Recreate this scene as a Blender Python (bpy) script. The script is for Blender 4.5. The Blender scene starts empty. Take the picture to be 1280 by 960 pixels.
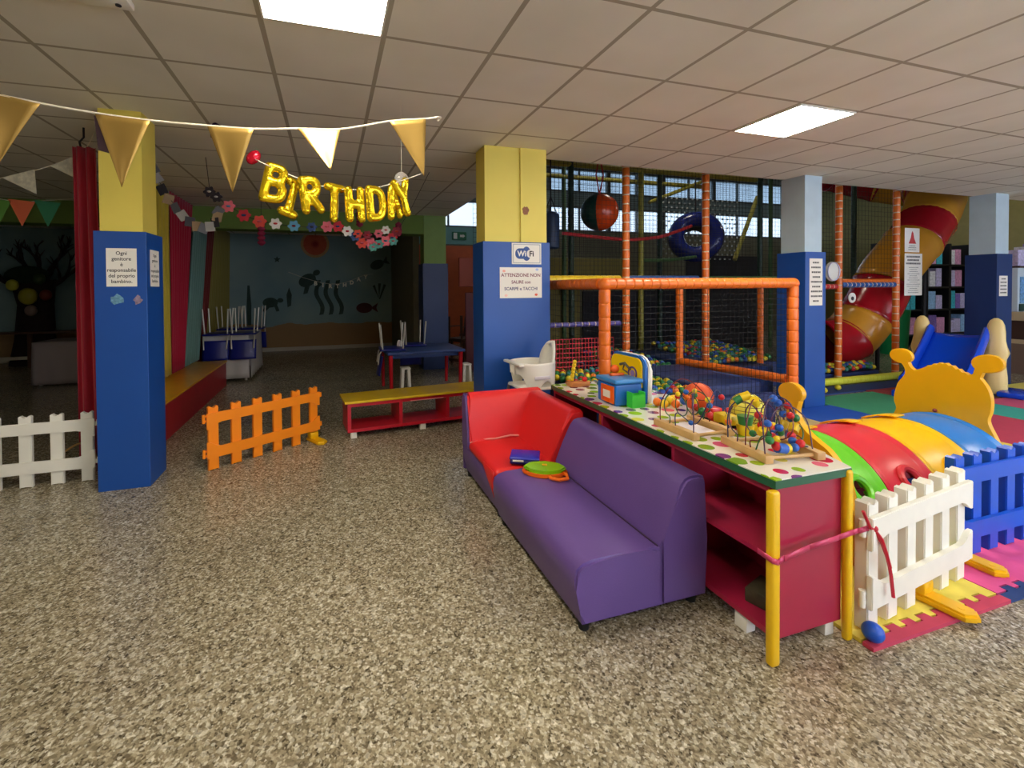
import bpy, bmesh, math, random
from mathutils import Vector, Matrix, Quaternion
R_ = random.Random(7)
PI = math.pi
SC = bpy.context.scene
COL = SC.collection

# ---------------------------------------------------------------- materials
def lin(c):
    out = []
    for v in c:
        v = v / 255.0
        out.append(v / 12.92 if v <= 0.04045 else ((v + 0.055) / 1.055) ** 2.4)
    return (out[0], out[1], out[2], 1.0)

_M = {}
def mat(name, col=(200, 200, 200), rough=0.5, metal=0.0, noise=0.0, nscale=8.0, bump=0.0, bscale=60.0,
        coat=0.0, emit=None, estr=0.0, spec=0.5, trans=0.0, alpha=1.0, sheen=0.0):
    if name in _M:
        return _M[name]
    m = bpy.data.materials.new(name)
    m.use_nodes = True
    nt = m.node_tree
    b = nt.nodes['Principled BSDF']
    b.inputs['Base Color'].default_value = lin(col)
    b.inputs['Roughness'].default_value = rough
    b.inputs['Metallic'].default_value = metal
    b.inputs['Specular IOR Level'].default_value = spec
    b.inputs['Coat Weight'].default_value = coat
    b.inputs['Coat Roughness'].default_value = 0.08
    b.inputs['Transmission Weight'].default_value = trans
    b.inputs['Alpha'].default_value = alpha
    if sheen:
        b.inputs['Sheen Weight'].default_value = sheen
    if emit is not None:
        b.inputs['Emission Color'].default_value = lin(emit)
        b.inputs['Emission Strength'].default_value = estr
    tc = nt.nodes.new('ShaderNodeTexCoord')
    if noise > 0:
        n = nt.nodes.new('ShaderNodeTexNoise'); n.inputs['Scale'].default_value = nscale
        n.inputs['Detail'].default_value = 4
        nt.links.new(tc.outputs['Object'], n.inputs['Vector'])
        mx = nt.nodes.new('ShaderNodeMix'); mx.data_type = 'RGBA'; mx.blend_type = 'MULTIPLY'
        mx.inputs[0].default_value = 1.0
        mx.inputs[6].default_value = lin(col)
        rp = nt.nodes.new('ShaderNodeMapRange')
        rp.inputs[1].default_value = 0.3; rp.inputs[2].default_value = 0.7
        rp.inputs[3].default_value = 1.0 - noise; rp.inputs[4].default_value = 1.0 + noise * 0.3
        nt.links.new(n.outputs[0], rp.inputs[0])
        nt.links.new(rp.outputs[0], mx.inputs[7])
        nt.links.new(mx.outputs[2], b.inputs['Base Color'])
    if bump > 0:
        n = nt.nodes.new('ShaderNodeTexNoise'); n.inputs['Scale'].default_value = bscale
        nt.links.new(tc.outputs['Object'], n.inputs['Vector'])
        bp = nt.nodes.new('ShaderNodeBump'); bp.inputs['Strength'].default_value = bump
        bp.inputs['Distance'].default_value = 0.01
        nt.links.new(n.outputs[0], bp.inputs['Height'])
        nt.links.new(bp.outputs[0], b.inputs['Normal'])
    _M[name] = m
    return m

class NT:
    """small node helper"""
    def __init__(s, m):
        s.nt = m.node_tree; s.b = s.nt.nodes['Principled BSDF']
        s.tc = s.nt.nodes.new('ShaderNodeTexCoord')
    def n(s, t, **k):
        x = s.nt.nodes.new(t)
        for a, v in k.items(): setattr(x, a, v)
        return x
    def l(s, a, b): s.nt.links.new(a, b)
    def math(s, op, a, b=None):
        x = s.n('ShaderNodeMath', operation=op)
        for i, v in enumerate((a, b)):
            if v is None: continue
            if isinstance(v, (int, float)): x.inputs[i].default_value = v
            else: s.l(v, x.inputs[i])
        return x.outputs[0]
    def ramp(s, fac, stops, interp='LINEAR'):
        r = s.n('ShaderNodeValToRGB'); r.color_ramp.interpolation = interp
        e = r.color_ramp.elements
        while len(e) < len(stops): e.new(0.5)
        for i, (p, c) in enumerate(stops):
            e[i].position = p; e[i].color = lin(c)
        s.l(fac, r.inputs[0]); return r.outputs[0]
    def mix(s, fac, a, b):
        x = s.n('ShaderNodeMix', data_type='RGBA')
        if isinstance(fac, (int, float)): x.inputs[0].default_value = fac
        else: s.l(fac, x.inputs[0])
        for i, v in ((6, a), (7, b)):
            if isinstance(v, tuple): x.inputs[i].default_value = lin(v)
            else: s.l(v, x.inputs[i])
        return x.outputs[2]

# ---------------------------------------------------------------- mesh builder
def align_z(d):
    return Vector((0, 0, 1)).rotation_difference(Vector(d).normalized()).to_matrix()

class MB:
    def __init__(s): s.bm = bmesh.new()
    def _v(s, p): return s.bm.verts.new(p)
    def box(s, c, size, rot=None, bevel=0.0, seg=2):
        g = bmesh.ops.create_cube(s.bm, size=1.0)
        vs = g['verts']
        rm = rot.to_3x3() if rot is not None else Matrix.Identity(3)
        for v in vs:
            v.co = rm @ Vector((v.co.x * size[0], v.co.y * size[1], v.co.z * size[2])) + Vector(c)
        if bevel > 0:
            es = list({e for v in vs for e in v.link_edges})
            bmesh.ops.bevel(s.bm, geom=es, offset=bevel, segments=seg, affect='EDGES', profile=0.5, clamp_overlap=True)
        return s
    def rect(s, x0, x1, y0, y1, z0, z1, bevel=0.0, seg=2):
        return s.box(((x0 + x1) / 2, (y0 + y1) / 2, (z0 + z1) / 2), (abs(x1 - x0), abs(y1 - y0), abs(z1 - z0)), None, bevel, seg)
    def rings(s, rings, closed=False, caps=True):
        rv = [[s._v(p) for p in r] for r in rings]
        n = len(rv[0])
        k = len(rv)
        for i in range(k if closed else k - 1):
            a, b = rv[i], rv[(i + 1) % k]
            for j in range(n):
                j2 = (j + 1) % n
                try: s.bm.faces.new((a[j], a[j2], b[j2], b[j]))
                except ValueError: pass
        if caps and not closed:
            try:
                s.bm.faces.new(list(reversed(rv[0]))); s.bm.faces.new(rv[-1])
            except ValueError: pass
        return s
    def lathe(s, prof, origin=(0, 0, 0), axis=(0, 0, 1), seg=16, caps=True):
        m = align_z(axis); o = Vector(origin)
        return s.rings([[o + m @ Vector((r * math.cos(2 * PI * j / seg), r * math.sin(2 * PI * j / seg), z)) for j in range(seg)] for r, z in prof], caps=caps)
    def cyl(s, p0, p1, r0, r1=None, seg=12):
        p0, p1 = Vector(p0), Vector(p1)
        if r1 is None: r1 = r0
        return s.lathe([(r0, 0), (r1, (p1 - p0).length)], p0, p1 - p0, seg)
    def tube(s, pts, r, seg=8, closed=False, scale=(1, 1)):
        pts = [Vector(p) for p in pts]
        n = len(pts)
        rad = r if isinstance(r, (list, tuple)) else [r] * n
        tang = []
        for i in range(n):
            a = pts[i - 1] if (i > 0 or closed) else pts[i]
            b = pts[(i + 1) % n] if (i < n - 1 or closed) else pts[i]
            t = (b - a); t = t.normalized() if t.length > 1e-9 else Vector((0, 0, 1)); tang.append(t)
        up = Vector((0, 0, 1)) if abs(tang[0].z) < 0.9 else Vector((1, 0, 0))
        nrm = (up - tang[0] * up.dot(tang[0])).normalized()
        rs = []
        for i in range(n):
            if i > 0:
                q = tang[i - 1].rotation_difference(tang[i]); nrm = (q @ nrm)
                nrm = (nrm - tang[i] * nrm.dot(tang[i])).normalized()
            bn = tang[i].cross(nrm)
            rs.append([pts[i] + (nrm * math.cos(2 * PI * j / seg) * scale[0] + bn * math.sin(2 * PI * j / seg) * scale[1]) * rad[i] for j in range(seg)])
        return s.rings(rs, closed=closed)
    def sphere(s, c, r, seg=16, rings=10, scale=(1, 1, 1), rot=None):
        g = bmesh.ops.create_uvsphere(s.bm, u_segments=seg, v_segments=rings, radius=1.0)
        rm = rot.to_3x3() if rot is not None else Matrix.Identity(3)
        for v in g['verts']:
            v.co = rm @ Vector((v.co.x * r * scale[0], v.co.y * r * scale[1], v.co.z * r * scale[2])) + Vector(c)
        return s
    def prism(s, poly, depth, mtx=None, bevel=0.0, seg=2):
        """polygon in local XY, extruded along local +Z by depth"""
        m = mtx if mtx is not None else Matrix.Identity(4)
        a = [s._v(m @ Vector((x, y, 0))) for x, y in poly]
        b = [s._v(m @ Vector((x, y, depth))) for x, y in poly]
        fs = [s.bm.faces.new(list(reversed(a))), s.bm.faces.new(b)]
        n = len(a)
        for i in range(n):
            fs.append(s.bm.faces.new((a[i], a[(i + 1) % n], b[(i + 1) % n], b[i])))
        if bevel > 0:
            es = list({e for f in fs[:2] for e in f.edges})
            bmesh.ops.bevel(s.bm, geom=es, offset=bevel, segments=seg, affect='EDGES', clamp_overlap=True)
        return s
    def quad(s, *ps):
        s.bm.faces.new([s._v(p) for p in ps]); return s
    def grid(s, fn, nu, nv, wrap=False):
        vs = [[s._v(fn(i / nu, j / nv)) for j in range(nv + 1)] for i in range(nu + 1)]
        for i in range(nu):
            for j in range(nv):
                s.bm.faces.new((vs[i][j], vs[i + 1][j], vs[i + 1][j + 1], vs[i][j + 1]))
        return s
    def text(s, body, size, mtx, extrude=0.001, align='CENTER', spacing=1.0, bold=0.0):
        cu = bpy.data.curves.new('lettering', 'FONT')
        cu.body = body; cu.size = size; cu.align_x = align; cu.align_y = 'CENTER'; cu.extrude = extrude
        cu.space_line = spacing; cu.offset = bold; cu.resolution_u = 3
        o = bpy.data.objects.new('lettering', cu); COL.objects.link(o)
        dg = bpy.context.evaluated_depsgraph_get()
        me = bpy.data.meshes.new_from_object(o.evaluated_get(dg))
        me.transform(mtx)
        s.bm.from_mesh(me)
        bpy.data.objects.remove(o); bpy.data.curves.remove(cu); bpy.data.meshes.remove(me)
        return s
    def xform(s, m):
        bmesh.ops.transform(s.bm, matrix=m, verts=s.bm.verts); return s

def obj(name, mb, material, parent=None, w=False, smooth=True, ang=40, label=None, sub=0):
    """link MB as one mesh object. w=True: geometry is in world coordinates, moved into the parent's frame"""
    if w and parent is not None:
        chain = Matrix.Identity(4)
        p = parent
        while p is not None:
            chain = p.matrix_basis @ chain; p = p.parent
        mb.xform(chain.inverted())
    bmesh.ops.recalc_face_normals(mb.bm, faces=mb.bm.faces)
    me = bpy.data.meshes.new(name)
    mb.bm.to_mesh(me); mb.bm.free()
    if smooth:
        me.shade_smooth()
        me.set_sharp_from_angle(angle=math.radians(ang))
    if material is not None:
        me.materials.append(material)
    o = bpy.data.objects.new(name, me)
    COL.objects.link(o)
    if parent is not None: o.parent = parent
    if label: o['label'] = label
    if sub:
        md = o.modifiers.new('subd', 'SUBSURF'); md.levels = sub; md.render_levels = sub
    return o

def tag(o, label, cat, group=None, kind=None):
    o['label'] = label; o['category'] = cat
    if group: o['group'] = group
    if kind: o['kind'] = kind
    return o

def thing(name, label, cat, loc=(0, 0, 0), rz=0.0, group=None):
    o = bpy.data.objects.new(name, None); o.empty_display_size = 0.05
    COL.objects.link(o)
    o.matrix_basis = Matrix.Translation(Vector(loc)) @ Matrix.Rotation(rz, 4, 'Z')
    return tag(o, label, cat, group)

def kids(o): return [c for c in bpy.data.objects if c.parent == o]
def dup(o, loc=None, rz=None, label=None, parent=None, swap=None):
    c = o.copy(); COL.objects.link(c); c.parent = parent
    if loc is not None:
        c.matrix_basis = Matrix.Translation(Vector(loc)) @ Matrix.Rotation(rz or 0.0, 4, 'Z')
    if label: c['label'] = label
    for k in kids(o): dup(k, parent=c)
    return c

STRUCT_LABELS = {'wall_hall_front': 'grey upper wall above the low ceiling along the front of the tall hall', 'wall_hall_side': 'grey upper wall above the low ceiling beside the party room',
    'wall_left': 'dark teal wall at the far end of the dim side room', 'wall_right': 'olive wall closing the hall beyond the toy rack', 'wall_party_side': 'short dim wall running back beside the sea mural',
    'wall_hall_back': 'dim lower wall behind the climbing frame', 'wall_hall_mid': 'grey wall strip between the two rows of hall windows', 'wall_hall_top': 'grey wall strip over the upper hall windows',
    'wall_front': 'pale wall with shop windows behind the photographer', 'sky_outside_low': 'bright daylight outside the lower hall windows', 'sky_outside_high': 'bluish daylight outside the upper hall windows',
    'sky_outside_front': 'glowing daylight sheet outside the unseen shop windows'}
ORD = ['first', 'second', 'third', 'fourth', 'fifth', 'sixth', 'seventh']
def struct(name, mb, material, label=None, cat=None, smooth=False, parent=None):
    o = obj(name, mb, material, parent, smooth=smooth)
    if parent is None:
        o['kind'] = 'structure'
        o['label'] = label or STRUCT_LABELS.get(name, name.replace('_', ' ') + ' of the play hall')
        o['category'] = cat or name.split('_')[0]
    return o

def MT(loc, rx=0, ry=0, rz=0):
    return Matrix.Translation(Vector(loc)) @ Matrix.Rotation(rz, 4, 'Z') @ Matrix.Rotation(ry, 4, 'Y') @ Matrix.Rotation(rx, 4, 'X')
FRONT = PI / 2      # rotating a flat XY drawing by +90 deg about X stands it up facing -Y

# ---------------------------------------------------------------- camera
H = 1.465
F_PX, CX, CY, YAW, PITCH, ROLL = 559.3174, 584.9312, 369.895, .2993, .0158, -.0071
fw = Vector((math.sin(YAW) * math.cos(PITCH), math.cos(YAW) * math.cos(PITCH), -math.sin(PITCH)))
rt = Vector((math.cos(YAW), -math.sin(YAW), 0)); up = rt.cross(fw)
rt2 = rt * math.cos(ROLL) + up * math.sin(ROLL); up2 = -rt * math.sin(ROLL) + up * math.cos(ROLL)
cam = bpy.data.cameras.new('camera'); co = bpy.data.objects.new('camera', cam); COL.objects.link(co)
m3 = Matrix((rt2, up2, -fw)).transposed()
co.matrix_world = Matrix.Translation((0, 0, H)) @ m3.to_4x4()
cam.sensor_fit = 'HORIZONTAL'; cam.sensor_width = 36.0; cam.lens = F_PX / 1280 * 36
cam.shift_x = (640 - CX) / 1280; cam.shift_y = (CY - 480) / 1280
cam.clip_start = 0.05; cam.clip_end = 100
SC.camera = co
SC.view_settings.view_transform = 'Standard'; SC.view_settings.look = 'None'
SC.view_settings.gamma = 1.0; SC.view_settings.use_curve_mapping = False
SC.view_settings.exposure = 0.36
SC.cycles.use_denoising = True
SC.cycles.max_bounces = 8; SC.cycles.diffuse_bounces = 5; SC.cycles.glossy_bounces = 4
SC.cycles.transparent_max_bounces = 12
SC.cycles.caustics_reflective = False; SC.cycles.caustics_refractive = False
SC.cycles.sample_clamp_indirect = 6.0
wd = bpy.data.worlds.new('world'); SC.world = wd; wd.use_nodes = True
wd.node_tree.nodes['Background'].inputs[0].default_value = lin((190, 205, 230))
wd.node_tree.nodes['Background'].inputs[1].default_value = 0.6

# common plastics
def plastic(name, c=(200, 200, 200), rough=0.35, **k): return mat(name, c, rough, **k)
RED = plastic('red_gloss_paint', (196, 26, 38), 0.25, noise=0.08)
YEL = plastic('yellow_gloss_paint', (236, 196, 34), 0.22, noise=0.08)
WHITE = plastic('white_plastic', (236, 234, 224), 0.4, noise=0.05)
ORANGE = plastic('orange_plastic', (252, 144, 24), 0.35, noise=0.05)
YELP = plastic('yellow_plastic', (240, 186, 10), 0.35, noise=0.06)
BLUEP = plastic('blue_plastic', (18, 84, 200), 0.3, noise=0.06)
GREENP = plastic('green_plastic', (70, 190, 30), 0.35, noise=0.06)
REDP = plastic('red_plastic', (205, 40, 50), 0.35, noise=0.06)
PAPER = mat('white_paper', (236, 232, 222), 0.8)
INK = mat('dark_ink', (40, 38, 42), 0.8)
BLACK = mat('black_rubber', (18, 18, 20), 0.7)
CHROME = mat('brushed_steel', (190, 190, 185), 0.3, metal=1.0)
WOOD = mat('pale_wood', (205, 165, 105), 0.5, noise=0.2, nscale=14)
DWOOD = mat('brown_wood', (92, 58, 40), 0.5, noise=0.25, nscale=12)
STRING = mat('white_string', (232, 222, 200), 0.8)
# ================================================================ THE SETTING
CEIL = 2.80
# ---- floor: speckled polished granite
mf = mat('granite_floor', (150, 140, 125), 0.22)
t = NT(mf)
def vor(scale):
    v = t.n('ShaderNodeTexVoronoi'); v.inputs['Scale'].default_value = scale
    t.l(t.tc.outputs['Object'], v.inputs['Vector']); return v
v1 = vor(125); v2 = vor(62)
s1 = t.n('ShaderNodeSeparateColor'); t.l(v1.outputs['Color'], s1.inputs[0])
s2 = t.n('ShaderNodeSeparateColor'); t.l(v2.outputs['Color'], s2.inputs[0])
c1 = t.ramp(s1.outputs[0], [(0.0, (74, 68, 54)), (0.14, (124, 115, 96)), (0.46, (166, 157, 134)), (0.76, (198, 191, 170)), (0.91, (228, 224, 210))], 'CONSTANT')
c2 = t.ramp(s2.outputs[1], [(0.0, (84, 76, 60)), (0.16, (138, 127, 104)), (0.55, (170, 160, 138)), (0.84, (220, 215, 200))], 'CONSTANT')
cm = t.mix(0.42, c1, c2)
nz = t.n('ShaderNodeTexNoise'); nz.inputs['Scale'].default_value = 0.8; t.l(t.tc.outputs['Object'], nz.inputs['Vector'])
cc = t.ramp(nz.outputs[0], [(0.3, (226, 222, 216)), (0.7, (255, 252, 246))])
mm = t.n('ShaderNodeMix', data_type='RGBA', blend_type='MULTIPLY'); mm.inputs[0].default_value = 1
t.l(cm, mm.inputs[6]); t.l(cc, mm.inputs[7])
# faint slab joints every 60 cm
bk = t.n('ShaderNodeTexBrick'); bk.offset = 0.0; bk.inputs['Scale'].default_value = 1.0
bk.inputs['Mortar Size'].default_value = 0.0022; bk.inputs['Brick Width'].default_value = 0.6; bk.inputs['Row Height'].default_value = 0.6
bk.inputs['Color1'].default_value = bk.inputs['Color2'].default_value = (1, 1, 1, 1); bk.inputs['Mortar'].default_value = (0.86, 0.84, 0.80, 1)
t.l(t.tc.outputs['Object'], bk.inputs['Vector'])
m2 = t.n('ShaderNodeMix', data_type='RGBA', blend_type='MULTIPLY'); m2.inputs[0].default_value = 1
t.l(mm.outputs[2], m2.inputs[6]); t.l(bk.outputs['Color'], m2.inputs[7])
t.l(m2.outputs[2], t.b.inputs['Base Color'])
t.b.inputs['Specular IOR Level'].default_value = 0.45
struct('floor', MB().rect(-8, 16, -3.2, 12, -0.12, 0), mf, 'speckled brown and grey polished granite floor of the play hall', 'floor')

# ---- suspended ceiling with 60 cm tiles
mc = mat('ceiling_tiles', (196, 188, 176), 0.9)
t = NT(mc)
sx = t.n('ShaderNodeSeparateXYZ'); t.l(t.tc.outputs['Object'], sx.inputs[0])
def cell(o, off):
    a = t.math('ADD', o, off); a = t.math('DIVIDE', a, 0.6); a = t.math('FRACT', a)
    a = t.math('SUBTRACT', a, 0.5); a = t.math('ABSOLUTE', a); return a     # 0.5 at the bars
dx = cell(sx.outputs[0], 0.3117 + 60); dy = cell(sx.outputs[1], -2.4069 + 60)
barx = t.math('GREATER_THAN', dx, 0.478); bary = t.math('GREATER_THAN', dy, 0.481)
bar = t.math('MAXIMUM', barx, bary)
nz = t.n('ShaderNodeTexNoise'); nz.inputs['Scale'].default_value = 1.7; t.l(t.tc.outputs['Object'], nz.inputs['Vector'])
tile = t.ramp(nz.outputs[0], [(0.3, (226, 223, 210)), (0.7, (236, 233, 222))])
t.l(t.mix(bar, tile, (170, 163, 146)), t.b.inputs['Base Color'])
cb = MB()
cb.rect(-8, 16, -3.2, 4.21, CEIL, CEIL + 0.1)
cb.rect(-8, 2.06, 4.21, 12, CEIL, CEIL + 0.1)
struct('ceiling', cb, mc, 'suspended beige tile ceiling with grey grid', 'ceiling')
# upper walls that close the tall play hall above the low ceiling
mu = mat('hall_upper_wall', (150, 164, 164), 0.9, noise=0.1)
struct('wall_hall_front', MB().rect(2.06, 16, 4.11, 4.21, CEIL + 0.1, 5.2), mu)
struct('wall_hall_side', MB().rect(1.96, 2.06, 4.11, 12, CEIL + 0.1, 5.2), mu)
struct('roof', MB().rect(1.96, 16.1, 4.1, 12.1, 5.2, 5.3), mat('hall_roof', (140, 146, 150), 0.9), 'dark roof over the tall play hall', 'roof')

# ---- party room back wall: painted sea over sand
mw = mat('sea_mural_paint', (120, 150, 150), 0.85)
t = NT(mw)
sx = t.n('ShaderNodeSeparateXYZ'); t.l(t.tc.outputs['Object'], sx.inputs[0])
nz = t.n('ShaderNodeTexNoise'); nz.inputs['Scale'].default_value = 1.3; nz.inputs['Detail'].default_value = 3
t.l(t.tc.outputs['Object'], nz.inputs['Vector'])
h = t.math('ADD', sx.outputs[2], t.math('MULTIPLY', nz.outputs[0], -0.35))
sand = t.math('LESS_THAN', h, 0.46)
nz2 = t.n('ShaderNodeTexNoise'); nz2.inputs['Scale'].default_value = 0.9; t.l(t.tc.outputs['Object'], nz2.inputs['Vector'])
sea = t.ramp(nz2.outputs[0], [(0.3, (116, 146, 150)), (0.7, (146, 168, 162))])
t.l(t.mix(sand, sea, (160, 126, 84)), t.b.inputs['Base Color'])
struct('wall_back', MB().rect(-8, 2.06, 11.6, 11.75, 0, CEIL + 0.1), mw, 'painted sea and sand mural wall at the end of the party room', 'wall')
struct('baseboard_back', MB().rect(-8, 2.06, 11.575, 11.6, 0, 0.09, 0.005), mat('pale_baseboard', (196, 186, 168), 0.6), 'pale baseboard under the sea mural', 'baseboard')
mteal = mat('dark_teal_wall', (86, 108, 108), 0.9, noise=0.12, nscale=2)
struct('wall_left', MB().rect(-8.12, -8, -3.2, 11.75, 0, CEIL + 0.1), mteal)
struct('wall_right', MB().rect(16, 16.12, -3.2, 12.1, 0, 5.2), mat('olive_wall', (140, 132, 84), 0.9, noise=0.1))
# green soffit beam crossing the party room
mg = mat('green_soffit_paint', (112, 140, 62), 0.8, noise=0.08, nscale=3)
struct('beam', MB().rect(-8, 1.635, 8.0, 8.35, 2.46, CEIL), mg, 'green painted beam crossing the party room ceiling', 'beam')
# party room side wall with its recess past the far column
struct('wall_party_side', MB().rect(1.52, 1.64, 8.45, 11.6, 0, CEIL), mat('grey_olive_wall', (120, 118, 98), 0.9, noise=0.1), 'short dim wall running back beside the sea mural', 'wall')

# ---- hall back wall: orange dado, teal band, strip windows with daylight
struct('wall_hall_back', MB().rect(2.06, 16, 11.6, 11.75, 0, 3.12), mat('dim_hall_wall', (120, 118, 96), 0.9, noise=0.15, nscale=2))
struct('wall_hall_mid', MB().rect(2.06, 16, 11.6, 11.75, 3.86, 4.26), mat('hall_beam_paint', (130, 150, 150), 0.8))
struct('wall_hall_top', MB().rect(2.06, 16, 11.6, 11.75, 4.96, 5.2), mu)
struct('wall_orange', MB().rect(2.06, 4.3, 11.55, 11.6, 0, 2.62), mat('orange_wall_paint', (196, 92, 48), 0.7, noise=0.1), 'orange painted wall beneath the exit sign', 'wall')
struct('wall_teal_band', MB().rect(2.06, 4.3, 11.55, 11.6, 2.66, 3.12), mat('teal_wall_paint', (120, 170, 165), 0.7), 'pale teal wall band holding the exit sign', 'wall')
sky = mat('daylight_outside', (255, 255, 255), 1.0, emit=(205, 224, 248), estr=1.5)
sky2 = mat('blue_daylight_outside', (255, 255, 255), 1.0, emit=(150, 180, 212), estr=.9)
glass = mat('window_glass', (235, 245, 250), 0.05, alpha=0.25)
wf = mat('window_frame_paint', (90, 96, 96), 0.6)
k = 0
for (z0, z1, s) in ((3.12, 3.86, sky), (4.26, 4.96, sky2)):
    for i in range(7):
        x0 = 2.06 + i * 1.99; x1 = x0 + 1.99
        k += 1
        fr = MB()
        fr.rect(x0, x0 + .06, 11.6, 11.7, z0, z1); fr.rect(x1 - .06, x1, 11.6, 11.7, z0, z1)
        fr.rect(x0 + .06, x1 - .06, 11.6, 11.7, z0, z0 + .05); fr.rect(x0 + .06, x1 - .06, 11.6, 11.7, z1 - .05, z1)
        fr.rect((x0 + x1) / 2 - .02, (x0 + x1) / 2 + .02, 11.61, 11.69, z0 + .05, z1 - .05)
        w = struct('window_%d' % k, fr, wf, '%s window of the %s strip behind the climbing frame, counted from the exit sign' % (ORD[i], 'lower' if s is sky else 'upper'), 'window')
        obj('pane', MB().rect(x0 + .06, x1 - .06, 11.645, 11.65, z0 + .05, z1 - .05), glass, w, smooth=False)
    struct('sky_outside_%s' % ('low' if s is sky else 'high'), MB().rect(2.0, 16, 12.0, 12.02, z0 - .3, z1 + .3), s)
# unseen shop front inferred from daylight on the columns, widened for more frontal fill
mfw = mat('front_wall_paint', (222, 216, 200), 0.9)
NW = 6; XW0 = 1.4; WW = 2.2; XW1 = XW0 + NW * WW
struct('wall_front', MB().rect(-8, XW0, -3.3, -3.2, 0, CEIL).rect(XW0, XW1, -3.3, -3.2, 0, 0.4).rect(XW0, XW1, -3.3, -3.2, 2.6, CEIL).rect(XW1, 16, -3.3, -3.2, 0, CEIL), mfw)
for i in range(NW):
    x0 = XW0 + i * WW; x1 = x0 + WW; k += 1
    fr = MB()
    fr.rect(x0, x0 + .06, -3.3, -3.22, .4, 2.6).rect(x1 - .06, x1, -3.3, -3.22, .4, 2.6)
    fr.rect(x0 + .06, x1 - .06, -3.3, -3.22, .4, .46).rect(x0 + .06, x1 - .06, -3.3, -3.22, 2.54, 2.6)
    w = struct('window_%d' % k, fr, wf, '%s unseen shop window behind the photographer, counted from the party room end' % ORD[i], 'window')
    obj('pane', MB().rect(x0 + .06, x1 - .06, -3.265, -3.26, .46, 2.54), glass, w, smooth=False)
struct('sky_outside_front', MB().rect(XW0 - .3, 16, -3.9, -3.88, 0.1, 2.9), mat('shopfront_daylight', (255, 255, 255), 1.0, emit=(225, 232, 255), estr=5.0))  # unseen glowing sheet, set strong to fill the room from behind

# ---- columns: blue wrap below, painted plaster above
mblue = mat('column_blue_paint', (20, 76, 158), 0.42, noise=0.06, nscale=3)
mnavy = mat('column_navy_paint', (22, 52, 108), 0.45, noise=0.06, nscale=3)
myel = mat('column_yellow_paint', (234, 214, 96), 0.55, noise=0.05, nscale=3)
msky = mat('column_pale_blue_paint', (186, 206, 216), 0.6, noise=0.05)
mgrn = mat('column_green_paint', (128, 158, 76), 0.6, noise=0.06)
def column(x0, x1, y0, y1, low, high, label, zs=1.905, grow=0.03, seam=None):
    c = obj('column', MB().rect(x0, x1, y0, y1, 0, CEIL), high, smooth=False)
    tag(c, label, 'column', kind='structure')
    obj('lower_panel', MB().rect(x0 - grow, x1 + grow, y0 - grow, y1 + grow, 0, zs, 0.004), low, c, smooth=False)
    if seam:
        obj('edge_batten', MB().rect(seam, x1 + .001, y0 - .018, y0 - .001, zs + .001, CEIL - .001), high, c, smooth=False)
    return c
column(-1.60, -1.33, 3.92, 4.20, mblue, myel, 'square column, yellow above blue, beside the low white fence')
column(1.385, 2.01, 3.94, 4.19, mblue, myel, 'widest column, yellow above blue, carrying the wireless sign', seam=1.74)
column(5.45, 5.73, 3.945, 4.24, mblue, msky, 'pale blue and blue column next to the orange cage', zs=1.88)
column(9.24, 9.55, 3.955, 4.24, mnavy, msky, 'pale and navy column behind the blue slide', zs=1.92)
column(1.64, 2.05, 8.0, 8.36, mnavy, mgrn, 'green and navy column at the back of the party room', zs=1.93)
# ================================================================ CEILING LIGHTS
mdif = mat('lit_diffuser', (255, 255, 255), 0.5, emit=(255, 245, 224), estr=34.0)
mfr = mat('light_frame', (225, 222, 215), 0.5)
def ceiling_light(i, j, label, CEIL=CEIL):
    x0 = -0.3117 + 0.6 * i; y0 = 2.4069 + 0.6 * j
    t = thing('ceiling_light', label, 'light', (x0 + .3, y0 + .3, CEIL), 0, 'square ceiling light panels')
    f = MB()
    for a, b, c, d in ((.012, .022, .012, .588), (.578, .588, .012, .588), (.022, .578, .012, .022), (.022, .578, .578, .588)):
        f.rect(x0 + a, x0 + b, y0 + c, y0 + d, CEIL - .012, CEIL - .001)
    obj('frame', f, mfr, t, w=True, smooth=False)
    obj('diffuser', MB().rect(x0 + .022, x0 + .578, y0 + .022, y0 + .578, CEIL - .009, CEIL - .001), mdif, t, w=True, smooth=False)
ceiling_light(0, -1, 'square lit ceiling panel above the gold pennants')
ceiling_light(6, 0, 'square lit ceiling panel above the toy counter')
ceiling_light(0, -6, 'unseen square lit ceiling panel behind the photographer over bare floor')  # four unseen panels added out of view to light the room
ceiling_light(6, -5, 'unseen square lit ceiling panel behind the photographer near the shop window')
ceiling_light(-6, -3, 'unseen square lit ceiling panel over the party room entrance')
ceiling_light(12, -4, 'unseen square lit ceiling panel towards the shop window end')
ceiling_light(10, 7, 'added unseen square lamp under the tall hall roof above the climbing frame', 5.2)  # unseen lamp added to lift the dark hall interior
ceiling_light(23, 6, 'added unseen square lamp under the tall hall roof above the toy rack', 5.2)  # another unseen lamp, added to brighten the toy rack
# emergency lamp at the ceiling
t = thing('emergency_lamp', 'small white emergency lamp box on the ceiling above pennants', 'lamp', (-1.05, 2.40, CEIL))
obj('housing', MB().box((-1.03, 2.40, CEIL - .02), (.36, .13, .036), None, .01), WHITE, t, w=True)
obj('indicator', MB().cyl((-.90, 2.42, CEIL - .043), (-.90, 2.42, CEIL - .0385), .012), INK, t, w=True)

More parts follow.
